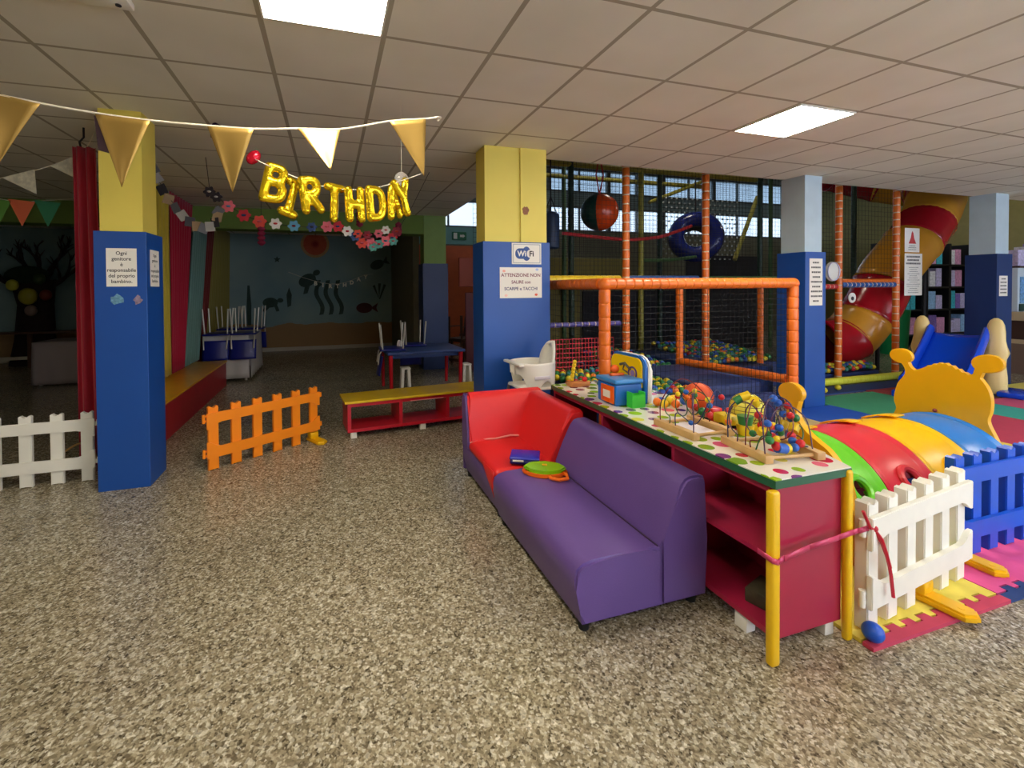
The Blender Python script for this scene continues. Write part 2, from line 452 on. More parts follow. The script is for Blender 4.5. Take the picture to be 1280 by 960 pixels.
# ================================================================ PICKET FENCES
def picket_poly(wd_, h0, h1):
    p = []
    n = 6
    top = [(-wd_ / 2 + wd_ * i / n, h1 - (0, .0, .012, .022, .012, .0, 0)[i] - (.008 if i in (0, 6) else 0) + (0.0)) for i in range(n + 1)]
    bot = [(wd_ / 2 - wd_ * i / n, h0 + .012 * (math.sin(PI * i / n) if 0 < i < n else 0)) for i in range(n + 1)]
    return bot + top
def rail_poly(L, z0, z1, flare, up):
    # flare: extra width at the two ends (downward for the top rail, upward for the bottom rail)
    n = 8
    a = []
    for i in range(n + 1):
        u = i / n; a.append((0.11 * u, flare * (1 - (0.5 - 0.5 * math.cos(PI * u)))))
    pts = []
    if up:   # bottom rail: flare on the upper edge
        pts = [(0, z0), (L, z0)] + [(L - x, z1 + f) for x, f in a] + [(x, z1 + f) for x, f in reversed(a)]
    else:
        pts = [(L, z1), (0, z1)] + [(x, z0 - f) for x, f in a] + [(L - x, z0 - f) for x, f in reversed(a)]
    return pts
def picket_fence(label, m, n, L, Hh, loc, rz, feet=(), footm=None, thick=.034, wd_=.078):
    t = thing('picket_fence', label, 'fence', loc, rz)
    x0 = .055; step = (L - .11) / (n - 1)
    for i in range(n):
        x = x0 + i * step
        b = MB().prism(picket_poly(wd_, .0, Hh), thick, MT((x, thick / 2, 0), FRONT), .004)
        obj('picket', b, m, t)
    k = Hh / .54
    for nm, z0, z1, up in (('rail', .40 * k, .485 * k, False), ('rail', .105 * k, .195 * k, True)):
        b = MB().prism(rail_poly(L, z0, z1, .05 * k, up), thick * .45, MT((0, -thick / 2 - .0005, 0), FRONT), .003)
        # hinge hooks at both ends
        zc = (z0 + z1) / 2
        b.cyl((-.018, -thick * .4, zc - .035), (-.018, -thick * .4, zc + .035), .012, seg=10)
        b.box((-.004, -thick * .4, zc - .02), (.03, .012, .014)); b.box((-.004, -thick * .4, zc + .02), (.03, .012, .014))
        b.cyl((L + .018, -thick * .4, zc - .012), (L + .018, -thick * .4, zc + .03), .011, seg=10)
        b.box((L + .004, -thick * .4, zc), (.03, .012, .03))
        obj(nm, b, m, t)
    for fx in feet:
        b = MB()
        pl = [(.045 * math.cos(a), .045 + .02 * math.sin(a)) for a in [PI * i / 10 for i in range(11)]]
        pl = pl + [(-.05, -.17)] + [(-.0, -.2)] + [(.05, -.17)]
        b.prism(pl, .035, MT((fx, 0, .0)), .01)
        b.box((fx, 0, .06), (.085, .075, .06), None, .012)
        b.cyl((fx, -.14, .03), (fx, -.14, .0365), .012)
        obj('foot', b, footm, t, label='yellow moulded foot' if m is not YELP else None)
    return t
FW = plastic('fence_white', (240, 238, 226), 0.45, noise=0.05)
picket_fence('low white picket fence against the yellow and blue column', FW, 7, 1.25, .54, (-3.0, 4.15, 0), 0.015)
ang = math.atan2(4.63 - 4.09, -.11 + .96)
picket_fence('orange picket fence standing open on the granite floor', ORANGE, 6, 1.01, .525, (-.975, 4.075, 0.0), ang, (.95,), YELP)
ang = math.atan2(1.385 - 1.285, 2.98 - 2.10)
picket_fence('white picket fence on the yellow foam mat before the tunnel', FW, 6, .89, .545, (2.115, 1.300, 0.016), ang, (.5,), YELP, thick=.05)
picket_fence('bright blue picket fence beside the crawl tunnel', plastic('fence_blue', (14, 84, 205), 0.35, noise=.05), 7, 1.02, .545, (3.11, 1.50, 0.016), 0.0, (.07,), YELP, thick=.045)

# ================================================================ SOFA
MPUR = mat('purple_leatherette', (100, 75, 142), 0.38, noise=0.06, nscale=5, bump=0.12, bscale=220)
MSRED = mat('red_leatherette', (224, 40, 42), 0.4, noise=0.05, nscale=5, bump=0.12, bscale=220)
t = thing('sofa', 'low purple two-seat sofa module with its back to the toy counter', 'sofa', (1.3, 2.1, 0))
def xz_prism(poly, y0, y1, bevel, seg=4):
    # poly in (x,z), extruded along +Y
    return MB().prism([(x, z) for x, z in poly], y1 - y0, MT((0, y1, 0), FRONT), bevel, seg)
prof = [(1.0, .045), (.985, .10), (.965, .2), (.962, .25), (.972, .285), (1.0, .305), (1.05, .315), (1.2, .317), (1.33, .313), (1.38, .308), (1.398, .30), (1.398, .045)]
obj('seat', xz_prism(prof, 1.63, 2.625, .012), MPUR, t, w=True, ang=50)
backp = [(1.396, .045), (1.396, .31), (1.405, .335), (1.455, .45), (1.505, .565), (1.53, .594), (1.56, .604), (1.61, .604), (1.635, .595), (1.645, .565), (1.648, .30), (1.648, .045)]
obj('backrest', xz_prism(backp, 1.630, 2.625, .012), MPUR, t, w=True, ang=50)
sm = MB()
sm.tube([(1.392, 1.652, .306), (1.392, 2.60, .306)], .004, 6)
obj('seam', sm, mat('dark_purple_piping', (58, 36, 74), .5), t, w=True)
for x, y in ((1.03, 1.68), (1.6, 1.68), (1.03, 2.57), (1.6, 2.57)):
    obj('foot', MB().cyl((x, y, 0), (x, y, .048), .022, .026), BLACK, t, w=True)
t = thing('corner_sofa', 'red and purple corner sofa module beneath the white high chair', 'sofa', (1.3, 3.0, 0))
prof = [(1.015, .045), (1.0, .1), (.988, .18), (.99, .22), (1.0, .25), (1.64, .25), (1.64, .045)]
obj('base', xz_prism(prof, 2.635, 3.375, .02), MPUR, t, w=True, ang=50)
def hump(x0, x1, y0, y1, z0, z1):
    return MB().rect(x0, x1, y0, y1, z0, z1, .035, 4)
obj('seat_cushion', hump(.985, 1.50, 2.64, 3.22, .238, .312), MSRED, t, w=True, ang=50)
# red cover hanging over the front corner
cv = MB()
def drape(u, v):
    y = 2.645 + .20 * u; z = .300 - .16 * v * (1 - .75 * u)
    return Vector((.979 - .006 * math.sin(v * PI) , y, z))
cv.grid(drape, 6, 6)
o = obj('seat_flap', cv, MSRED, t, w=True); so = o.modifiers.new('thick', 'SOLIDIFY'); so.thickness = .006
bk1 = [(3.20, .26), (3.235, .45), (3.27, .61), (3.295, .648), (3.34, .655), (3.35, .62), (3.352, .25)]
b = MB().prism([(y, z) for y, z in bk1], .645, Matrix(((0, 0, 1, 1.002), (1, 0, 0, 0), (0, 1, 0, 0), (0, 0, 0, 1))), .02, 4)
obj('backrest', b, MSRED, t, w=True, ang=50)
bk2 = [(1.36, .262), (1.40, .33), (1.47, .52), (1.52, .625), (1.55, .645), (1.61, .645), (1.632, .62), (1.638, .25)]
obj('backrest', xz_prism(bk2, 2.64, 3.30, .02), MSRED, t, w=True, ang=50)
sd = MB().prism([(3.215, .24), (3.25, .45), (3.285, .62), (3.30, .646), (3.352, .651), (3.378, .60), (3.378, .24)], .02, Matrix(((0, 0, 1, .985), (1, 0, 0, 0), (0, 1, 0, 0), (0, 0, 0, 1))), .008)
obj('side_panel', sd, MPUR, t, w=True, label='purple end panel of the red backrest')
obj('back_panel', MB().rect(.99, 1.645, 3.354, 3.38, .05, .64, .01), MPUR, t, w=True)
fr = MB().tube([(1.0, 3.213, .30), (1.10, 3.218, .318), (1.2, 3.206, .314), (1.33, 3.212, .326), (1.40, 3.2, .32)], .007, 6)
obj('frayed_trim', fr, mat('worn_pale_trim', (232, 150, 140), .8), t, w=True, label='torn pale edging along the backrest')
for x, y in ((1.04, 2.68), (1.6, 2.68), (1.04, 3.33), (1.6, 3.33)):
    obj('foot', MB().cyl((x, y, 0), (x, y, .048), .022, .026), BLACK, t, w=True)
# toys on the seat
t = thing('toy_laptop', 'dark blue closed toy laptop lying on the red seat', 'toy', (1.225, 2.71, .319), math.radians(-28))
obj('base', MB().box((0, 0, .017), (.19, .155, .03), None, .012, 3), plastic('navy_toy_plastic', (24, 24, 110), .3), t)
obj('lid', MB().box((0, 0, .041), (.195, .16, .02), None, .01, 3), plastic('blue_toy_plastic', (38, 44, 170), .25), t)
obj('name_strip', MB().box((-.04, -.0815, .03), (.07, .004, .012), None, .001), PAPER, t)
t = thing('toy_laptop', 'lime green and orange toy laptop with carry handle on the purple seat', 'toy', (1.262, 2.50, .319), math.radians(-24))
el = [(.125 * math.cos(a) * (1 + .12 * math.cos(2 * a)), .085 * math.sin(a)) for a in [2 * PI * i / 28 for i in range(28)]]
obj('base', MB().prism(el, .022, MT((0, 0, 0)), .006), plastic('orange_toy_plastic', (245, 110, 20), .3), t)
el2 = [(x * .93, y * .93) for x, y in el]
obj('lid', MB().prism(el2, .022, MT((0, 0, .022)), .009, 3), plastic('lime_toy_plastic', (130, 195, 10), .25), t)
obj('handle', MB().tube([(.02, -.07, .013), (.03, -.105, .013), (.08, -.125, .013), (.13, -.10, .013), (.13, -.05, .013), (.11, -.02, .013)], .011, 8), plastic('orange_toy_plastic'), t)
obj('latch', MB().box((.0, .01, .047), (.03, .02, .006), None, .002), YELP, t)

# ================================================================ TOY COUNTER
X0, X1, Y0, Y1, ZT = 1.652, 2.02, 1.295, 3.12, .715
t = thing('toy_counter', 'long red shelving counter with yellow corner posts behind the sofas', 'counter', (1.83, 2.2, 0))
GE = plastic('green_edge_trim', (30, 92, 62), .3)
XW = 2.24          # the second unit is deeper than the end unit
def lpoly(g, y0, y1): return [(X0 - .018 - g, y0), (X1 + .028 + g, y0), (XW + g, 1.78), (XW + g, y1), (X0 - .018 - g, y1)]
obj('countertop', MB().prism(lpoly(.002, Y0 - .008, Y1), .03, MT((0, 0, ZT - .032))), GE, t, w=True, smooth=False, label='dark green edged counter board')
RS = plastic('red_board', (166, 34, 66), .28, noise=.06)
for y, nm in ((Y0 + .012, 'end_panel'), (1.84, 'divider_panel'), (2.46, 'divider_panel'), (Y1 - .03, 'end_panel')):
    obj(nm, MB().rect(X0, X1, y, y + .02, .075, ZT - .033, .002), RS, t, w=True, smooth=False)
obj('back_panel', MB().rect(X1 - .015, X1, Y0 + .033, 1.838, .075, ZT - .2, .001).rect(2.20, 2.215, 1.86, Y1 - .031, .075, ZT - .033).rect(X1 - .014, 2.2, 1.842, 1.856, .075, ZT - .033), RS, t, w=True, smooth=False)
for y0, y1 in ((Y0 + .033, 1.839), (1.861, 2.459), (2.481, Y1 - .031)):
    obj('shelf', MB().rect(X0 + .002, X1 - .016, y0, y1, .075, .098), RS, t, w=True, smooth=False)
    obj('shelf', MB().rect(X0 + .002, X1 - .016, y0, y1, .38, .40), RS, t, w=True, smooth=False)
YP = plastic('yellow_post_paint', (238, 190, 18), .3, noise=.05)
obj('post', MB().rect(1.60, 1.645, Y0 - .022, Y0 + .012, 0, ZT - .034, .012, 3), YP, t, w=True)
obj('post', MB().rect(2.015, 2.05, Y0 - .018, Y0 + .012, 0.0, ZT - .005, .012, 3), YP, t, w=True)
obj('edge_strip', MB().rect(X0 - .003, X0 - .0005, Y0 + .03, Y1 - .03, ZT - .06, ZT - .034), RS, t, w=True, smooth=False)
for x, y in ((1.69, 1.47), (1.99, 1.36), (1.69, 2.2), (1.99, 2.2), (1.69, 3.05), (1.99, 3.05)):
    obj('foot', MB().rect(x - .025, x + .025, y - .03, y + .03, 0, .074, .004), WHITE, t, w=True)
# dark boxes stored on the lower shelf
tag(obj('board_game_box', MB().box((1.80, 1.46, .129), (.15, .11, .06), Matrix.Rotation(.3, 3, 'Z'), .004), mat('worn_box_card', (70, 62, 40), .7, noise=.4, nscale=30)), 'worn dark board game box on the bottom counter shelf', 'box')
# dotted oilcloth
mo = mat('dotted_oilcloth', (236, 232, 222), .12, coat=.4)
n = NT(mo)
mp = n.n('ShaderNodeMapping'); mp.inputs['Scale'].default_value = (1, 1, 0.0)
n.l(n.tc.outputs['Object'], mp.inputs[0])
vv = n.n('ShaderNodeTexVoronoi'); vv.voronoi_dimensions = '2D'; vv.inputs['Scale'].default_value = 10.5; vv.inputs['Randomness'].default_value = .6
n.l(mp.outputs[0], vv.inputs['Vector'])
sc = n.n('ShaderNodeSeparateColor'); n.l(vv.outputs['Color'], sc.inputs[0])
cr = n.ramp(sc.outputs[0], [(0, (150, 190, 30)), (.28, (205, 40, 70)), (.48, (110, 45, 130)), (.62, (236, 222, 80)), (.74, (120, 165, 40)), (.9, (225, 90, 130))], 'CONSTANT')
rad = n.math('ADD', n.math('MULTIPLY', sc.outputs[1], .20), .24)
inside = n.math('LESS_THAN', vv.outputs['Distance'], rad)
n.l(n.mix(inside, (238, 234, 222), cr), n.b.inputs['Base Color'])
b = MB()
b.prism(lpoly(0, Y0 - .006, Y1 - .005), .005, MT((0, 0, ZT - .001)))
tag(obj('oilcloth', b, mo, smooth=False), 'shiny white oilcloth with coloured dots covering the toy counter', 'tablecloth')
# pink ribbon tied round the posts and the white fence
b = MB()
def ribbon(pts, wdt):
    pv = [Vector(p) for p in pts]
    for a, c in zip(pv, pv[1:]):
        b.quad(a - Vector((0, 0, wdt)), c - Vector((0, 0, wdt)), c + Vector((0, 0, wdt)), a + Vector((0, 0, wdt)))
ribbon([(1.592, 1.33, .43), (1.592, 1.268, .425), (1.62, 1.265, .415), (1.65, 1.266, .425), (1.8, 1.279, .435), (1.95, 1.272, .45), (2.03, 1.268, .46), (2.06, 1.268, .462), (2.10, 1.266, .465), (2.19, 1.266, .45)], .011)
rb = obj('ribbon', b, mat('pink_satin_ribbon', (214, 70, 110), .3)); rb.modifiers.new('thick', 'SOLIDIFY').thickness = .002
tag(rb, 'pink satin ribbon tied from the yellow posts to the white fence', 'ribbon')
b = MB()
b.tube([(2.14, 1.262, .46), (2.165, 1.25, .41), (2.20, 1.245, .33), (2.215, 1.243, .26), (2.225, 1.24, .17)], .007, 6)
b.tube([(2.14, 1.262, .46), (2.16, 1.245, .42), (2.18, 1.24, .36), (2.20, 1.238, .3)], .007, 6)
b.tube([(2.14, 1.262, .46), (2.10, 1.25, .475), (2.06, 1.252, .55)], .006, 6)
b.sphere((2.14, 1.26, .462), .014, 10, 6)
obj('loose_end', b, mat('red_ribbon', (196, 24, 50), .35), rb, w=True, label='hanging red ribbon ends')

# blue knob ball beside the fence end
tag(obj('toy_ball', MB().sphere((2.10, 1.238, .055), .038, 16, 10), BLUEP), 'small dark blue ball at the foot of the white fence end', 'ball')
# ================================================================ FOAM MATS
def teeth(x0, x1, y, n, d, inward=1):
    """zig-zag jigsaw edge from x0 to x1 around y"""
    p = []; st = (x1 - x0) / n
    for i in range(n):
        a = x0 + i * st
        if i % 2 == 0: p += [(a + st * .12, y), (a + st * .88, y)]
        else: p += [(a - st * .06, y + d), (a + st * 1.06, y + d)]
    return p
MATC = {'yellow': (232, 214, 90), 'pink': (226, 84, 150), 'blue': (20, 84, 190), 'green': (60, 150, 110), 'dark_red': (150, 52, 62),
        'navy': (28, 60, 120), 'crimson': (196, 62, 92), 'teal': (60, 176, 160), 'rose': (212, 84, 120), 'tan': (206, 186, 130)}
def foam_mat(cname, x0, x1, y0, y1, label, jig=True, z0=0.0):
    m = mat('foam_' + cname, MATC[cname], .75, noise=.06, nscale=20, bump=.1, bscale=400)
    g = .004
    if jig:
        poly = [(x0 + g, y0 + g)] + [(a, b + g) for a, b in teeth(x0 + .03, x1 - .03, y0, 17, .028)] + [(x1 - g, y0 + g), (x1 - g, y1 - g), (x0 + g, y1 - g)]
    else:
        poly = [(x0 + g, y0 + g), (x1 - g, y0 + g), (x1 - g, y1 - g), (x0 + g, y1 - g)]
    o = obj('foam_mat', MB().prism(poly, .016, MT((0, 0, z0))), m, smooth=False)
    tag(o, label, 'foam mat', 'foam floor mats of the play area')
foam_mat('yellow', 2.06, 2.98, 1.255, 2.22, 'yellow jigsaw foam mat beneath the white fence')
foam_mat('pink', 2.98, 3.90, 1.255, 2.22, 'pink jigsaw foam mat beneath the blue fence')
foam_mat('blue', 3.90, 4.90, 1.255, 2.22, 'blue foam mat past the end of the blue fence', False)
foam_mat('yellow', 4.90, 5.92, 1.255, 2.5, 'yellow foam mat between the tunnel mouth and crimson mat', False)
foam_mat('crimson', 2.28, 4.90, 2.22, 3.24, 'long foam mat under the crawl tunnel', False)
foam_mat('tan', 4.3, 5.0, 3.24, 4.3, 'tan foam mat between the tunnel and the orange cage', False)
foam_mat('blue', 5.0, 5.82, 3.24, 3.90, 'blue foam mat at the foot of the pale blue column', False)
foam_mat('yellow', 4.90, 5.82, 2.5, 3.24, 'yellow foam mat in front of the blue mat by the column', False)
foam_mat('green', 5.82, 7.1, 3.24, 4.22, 'green foam mat between blue mat and ball pit', False)
foam_mat('dark_red', 7.1, 8.2, 3.45, 4.3, 'dark red foam mat before the spiral tube exit', False)
foam_mat('navy', 6.3, 8.9, 4.3, 4.62, 'navy foam strip along the lime padded pit edge', False)
foam_mat('crimson', 5.92, 7.1, 1.9, 3.24, 'crimson foam mat beyond the snail shaped tunnel end', False)
foam_mat('teal', 7.1, 7.75, 2.4, 3.45, 'teal foam mat beside the crimson mat near the slide', False)
foam_mat('rose', 7.75, 8.3, 2.6, 3.45, 'rose foam mat at the foot of the blue slide', False)
foam_mat('yellow', 9.0, 10.6, 2.8, 3.9, 'pale yellow foam mat beyond the slide by the navy column', False)
# jigsaw border strip
def strip(cname, x0, x1, label):
    g = .004
    poly = [(x0, 1.212), (x1, 1.212), (x1, 1.255 - g)] + [(a, b - g) for a, b in reversed(teeth(x0 + .03, x1 - .03, 1.255, 17, .028))] + [(x0, 1.255 - g)]
    tag(obj('mat_border', MB().prism(poly, .016), mat('foam_' + cname, MATC[cname], .75), smooth=False), label, 'foam mat border')
strip('crimson', 2.06, 2.98, 'crimson jigsaw border strip along the yellow mat front')
strip('navy', 2.98, 3.90, 'navy jigsaw border strip along the pink mat front')

# ================================================================ CRAWL TUNNEL
TC, TZ, TR = 2.12, .055, .445
t = thing('crawl_tunnel', 'snail shaped crawl tunnel with green, red, yellow and blue arches', 'tunnel', (3.45, TC, .016))
cols = [('green', (105, 205, 40)), ('red', (214, 48, 62)), ('yellow', (240, 188, 20)), ('blue', (28, 120, 205))]
edges = [2.62, 3.05, 3.48, 3.92, 4.32]
A0, A1 = math.radians(-2.5), math.radians(182.5)
def arch(x0, x1, hole_angs):
    b = MB(); nu, nv = 24, 72
    vs = {}
    bm = b.bm
    def P(i, j, r):
        u = i / nu; a = A0 + (A1 - A0) * j / nv
        x = x0 + (x1 - x0) * u
        bulge = .018 * math.sin(PI * u) + (.014 if u < .07 or u > .93 else 0)
        rr = r + bulge
        return Vector((x, TC - rr * math.cos(a), TZ + rr * math.sin(a)))
    for lay, r in ((0, TR - .025), (1, TR)):
        for i in range(nu + 1):
            for j in range(nv + 1): vs[lay, i, j] = bm.verts.new(P(i, j, r))
    for lay in (0, 1):
        for i in range(nu):
            for j in range(nv):
                u = (i + .5) / nu; a = A0 + (A1 - A0) * (j + .5) / nv
                skip = False
                for ha in hole_angs:
                    dd = math.hypot((u - .5) * (x1 - x0), (a - ha) * TR)
                    if dd < .062: skip = True
                if skip: continue
                bm.faces.new((vs[lay, i, j], vs[lay, i + 1, j], vs[lay, i + 1, j + 1], vs[lay, i, j + 1]))
    for j in range(nv):
        for i in (0, nu): bm.faces.new((vs[0, i, j], vs[0, i, j + 1], vs[1, i, j + 1], vs[1, i, j]))
    for v in list(bm.verts):
        if not v.link_faces: bm.verts.remove(v)
    return b
HA = math.radians(35)
for (cn, c), x0, x1 in zip(cols, edges, edges[1:]):
    m = plastic('tunnel_' + cn, c, .3, noise=.05)
    seg = obj('arch', arch(x0 + .003, x1 - .003, [HA, PI - HA]), m, t, w=True, ang=50, label=cn + ' moulded arch segment')
    for a in (HA, PI - HA):
        ctr = Vector(((x0 + x1) / 2, TC - (TR + .01) * math.cos(a), TZ + (TR + .01) * math.sin(a)))
        nrm = Vector((0, -math.cos(a), math.sin(a))); q = align_z(nrm)
        pts = [ctr + q @ Vector((.066 * math.cos(2 * PI * k / 24), .066 * math.sin(2 * PI * k / 24), .012)) for k in range(24)]
        obj('porthole_rim', MB().tube(pts, .02, 8, closed=True), m, seg, w=True)
for x in edges[1:-1]:
    for a in (math.radians(108),):
        b = MB()
        def pt(u, v):
            an = a - .30 * (u - .5) * 1.6; rr = TR + .034
            return Vector((x - .05 + .10 * v, TC - rr * math.cos(an), TZ + rr * math.sin(an)))
        b.grid(pt, 8, 2)
        o = obj('joining_clip', b, plastic('tunnel_yellow', (240, 188, 20)), t, w=True, label='yellow clip joining two arches'); o.modifiers.new('thick', 'SOLIDIFY').thickness = .012
def smooth_poly(pts, n=5): return [(p.x, p.y) for p in catmull([(x, y, 0) for x, y in pts], n)]
def catmull(P, n=8):
    P = [Vector(p) for p in P]; Q = [P[0]] + P + [P[-1]]; out = []
    for i in range(1, len(Q) - 2):
        a, b_, c, d = Q[i - 1], Q[i], Q[i + 1], Q[i + 2]
        for k in range(n):
            s = k / n
            out.append(.5 * ((2 * b_) + (c - a) * s + (2 * a - 5 * b_ + 4 * c - d) * s * s + (3 * b_ - a - 3 * c + d) * s ** 3))
    out.append(P[-1]); return out
def elp(cy, cz, a, b_, n=28, rot=0.0): return [(cy + a * math.cos(2 * PI * k / n) * math.cos(rot) - b_ * math.sin(2 * PI * k / n) * math.sin(rot), cz + a * math.cos(2 * PI * k / n) * math.sin(rot) + b_ * math.sin(2 * PI * k / n) * math.cos(rot)) for k in range(n)]
HEAD = smooth_poly([(1.56, .016), (1.60, .12), (1.70, .24), (1.80, .334), (1.849, .434), (1.880, .521), (1.868, .592), (1.866, .676), (1.886, .755), (1.922, .815)]) + \
       smooth_poly([(1.905, .87), (1.945, .88), (1.957, .842), (1.98, .826)]) + \
       [(2.0, .842), (2.014, .84), (2.032, .862), (2.048, .858), (2.068, .880), (2.086, .876), (2.105, .894), (2.122, .884), (2.140, .892), (2.155, .876), (2.172, .880), (2.188, .862), (2.205, .862), (2.222, .844), (2.255, .826)] + \
       smooth_poly([(2.29, .808), (2.318, .835), (2.335, .87), (2.375, .865), (2.352, .82), (2.349, .768), (2.391, .694), (2.412, .612), (2.417, .546), (2.405, .473), (2.475, .355), (2.56, .24), (2.65, .12), (2.69, .016)])
TAIL = smooth_poly([(1.56, .016), (1.60, .25), (1.64, .449), (1.70, .535), (1.74, .575), (1.782, .598), (1.834, .629), (1.87, .659), (1.90, .706), (1.907, .75), (1.895, .80)]) + \
       smooth_poly([(1.985, .80), (1.970, .76), (1.962, .71), (1.987, .650), (2.06, .61), (2.3, .58), (2.47, .52), (2.58, .42), (2.65, .22), (2.69, .016)])
arcin = [(TC - .385 * math.cos(a), TZ + .385 * math.sin(a)) for a in [PI * i / 24 for i in range(25)]]
YZ = lambda x: Matrix(((0, 0, 1, x), (1, 0, 0, 0), (0, 1, 0, 0), (0, 0, 0, 1)))
SNY = plastic('snail_yellow', (232, 172, 12), .32, noise=.04)
INNER = [(2.50, .016)] + list(reversed(arcin)) + [(1.735, .016)]
hd = MB().prism(HEAD + INNER, .04, YZ(4.325)); hd.prism(elp(1.888, .921, .080, .064, rot=-.1), .042, YZ(4.324), .004); hd.prism(elp(2.378, .908, .072, .058, rot=.1), .042, YZ(4.324), .004)
obj('end_panel', hd, SNY, t, w=True, label='yellow snail head panel with two feelers')
tl = MB().prism(TAIL + INNER, .04, YZ(2.575)); tl.prism(elp(1.948, .842, .072, .058), .042, YZ(2.574), .004)
obj('end_panel', tl, SNY, t, w=True, label='yellow end panel with a single round knob')
obj('screw_cap', MB().sphere((4.32, 2.16, .53), .014, 10, 6), mat('dark_red_cap', (130, 30, 30), .4), t, w=True)

# ================================================================ BLUE SLIDE
t = thing('slide', 'blue toddler slide with tall cream side posts before the navy column', 'slide', (8.2, 3.93, .003), math.radians(192))
SB = plastic('slide_blue', (14, 74, 215), .2); CREAM = plastic('slide_cream', (240, 212, 140), .35)
# local: +x runs down the chute, y across
def prof_slide(u):       # 0 bottom .. 1 top
    x = .78 - 1.05 * u; z = .10 + .66 * (u ** 1.25); return x, z
b = MB()
def bed(u, v):
    x, z = prof_slide(u); y = (v - .5) * .5; return Vector((x, y, z + .03 * (2 * v - 1) ** 2))
b.grid(bed, 20, 10)
o = obj('chute', b, SB, t); o.modifiers.new('thick', 'SOLIDIFY').thickness = .03
for s in (-1, 1):
    pts = [Vector((prof_slide(i / 14)[0], s * .275, prof_slide(i / 14)[1] + .075)) for i in range(15)]
    obj('side_rail', MB().tube(pts, .05, 10, scale=(1.7, .8)), SB, t)
    zz = [(.016, .10), (.10, .115), (.25, .11), (.40, .095), (.48, .10), (.56, .125), (.64, .105), (.72, .09), (.84, .088), (.93, .078), (.99, .055), (1.02, .02)]
    obj('side_post', MB().tube([(-.235 - (.02 if .5 < z < .6 else 0) + .03 * (1 - z), s * .36, z) for z, r in zz], [r for z, r in zz], 18, scale=(.62, 1.0)), CREAM, t, label='cream rounded side post')
obj('platform', MB().box((-.42, 0, .72), (.34, .56, .07), None, .02), SB, t)
for i in range(3):
    obj('step', MB().box((-.66 - .0 + .06 * i, 0, .16 + .2 * i), (.16, .52, .05), None, .015), SB, t)
obj('ladder_side', MB().prism([(-.74, .016), (-.58, .016), (-.40, .7), (-.52, .7)], .05, MT((0, .33, 0), FRONT), .01), SB, t)
obj('ladder_side', MB().prism([(-.74, .016), (-.58, .016), (-.40, .7), (-.52, .7)], .05, MT((0, -.28, 0), FRONT), .01), SB, t)
obj('runout', MB().box((.95, 0, .06), (.42, .54, .09), None, .02), SB, t)
obj('stabiliser', MB().box((-.2, .62, .05), (.5, .4, .068), None, .02), SB, t)

# ================================================================ HIGH CHAIR
t = thing('high_chair', 'white plastic high chair standing behind the red corner sofa', 'chair', (1.72, 3.64, 0), math.radians(2))
HW = plastic('high_chair_white', (240, 236, 224), .35)
# local: chair faces -x. seat shell
b = MB()
def shell(u, v):
    # v around an open loop (front-left .. back .. front-right), u up
    a = math.radians(-165 + 330 * v)
    cx = .20 * math.cos(a); cy = .185 * math.sin(a)
    back = 0.0
    top = .82 + .16 * back + (.0 if math.cos(a) > -.6 else -.0)
    c_ = math.cos(a)
    bot = .58 + .14 * min(1, (-c_ - .55) / .25) if c_ < -.55 else .58 + .085 * max(0, 1 - ((c_ - .25) / .45) ** 2)
    z = bot + (top - bot) * u
    k = 1.0 + .04 * u
    return Vector((cx * k + .03 * back * u, cy * k, z))
b.grid(shell, 14, 40)
o = obj('seat_shell', b, HW, t); o.modifiers.new('thick', 'SOLIDIFY').thickness = .014
b = MB()
def backshell(u, v):
    y = (v - .5) * .25 * math.sqrt(max(0.02, 1 - max(0, u - .40) ** 2 / .365)); return Vector((.185 + .045 * u - .05 * (2 * v - 1) ** 2, y, .72 + .27 * u))
b.grid(backshell, 14, 10)
o = obj('backrest', b, HW, t); o.modifiers.new('thick', 'SOLIDIFY').thickness = .03
obj('seat', MB().box((.0, 0, .60), (.34, .33, .03), None, .014), HW, t)
obj('tray', MB().box((-.185, 0, .81), (.05, .34, .024), None, .01), HW, t)
for sx_, sy_ in ((-1, -1), (-1, 1), (1, -1), (1, 1)):
    obj('leg', MB().cyl((sx_ * .25, sy_ * .238, 0.012), (sx_ * .155, sy_ * .155, .60), .013, seg=12), CHROME, t, label='grey metal leg')
    obj('leg_cap', MB().cyl((sx_ * .25, sy_ * .238, 0), (sx_ * .25, sy_ * .238, .02), .018), HW, t)
for s in (-1, 1):
    obj('strap_slot', MB().box((-.0, s * .1905, .70), (.15, .008, .03), None, .003), mat('pale_grey_plastic', (212, 206, 214), .5), t)

# ================================================================ BENCH
ang = math.atan2(4.63 - 4.5, 1.4 - .12)
t = thing('bench', 'long red open bench with yellow top behind the orange fence', 'bench', (.125, 4.47, 0), ang)
L, D, TZb = 1.62, .40, .375
obj('top', MB().rect(0, L, 0, D, TZb - .024, TZb, .004), YEL, t, smooth=False, label='yellow gloss bench top')
BR = plastic('bench_red', (196, 24, 44), .3, noise=.06)
for x in (.03, .545, 1.055, 1.565):
    obj('divider', MB().rect(x, x + .035, .03, D - .01, .095, TZb - .0245, .002), BR, t, smooth=False)
obj('bottom_board', MB().rect(.03, 1.60, .03, D - .01, .062, .094, .002), BR, t, smooth=False)
obj('top_rail', MB().rect(.03, 1.60, .022, .029, TZb - .06, TZb - .0245), BR, t, smooth=False)
obj('top_rail', MB().rect(.03, 1.60, D - .009, D - .002, TZb - .06, TZb - .0245), BR, t, smooth=False)
obj('scraped_edge', MB().rect(.66, 1.02, .0185, .0215, TZb - .062, TZb - .054), mat('scraped_pale_wood', (220, 150, 140), .7), t, label='pale scraped strip under the bench top')
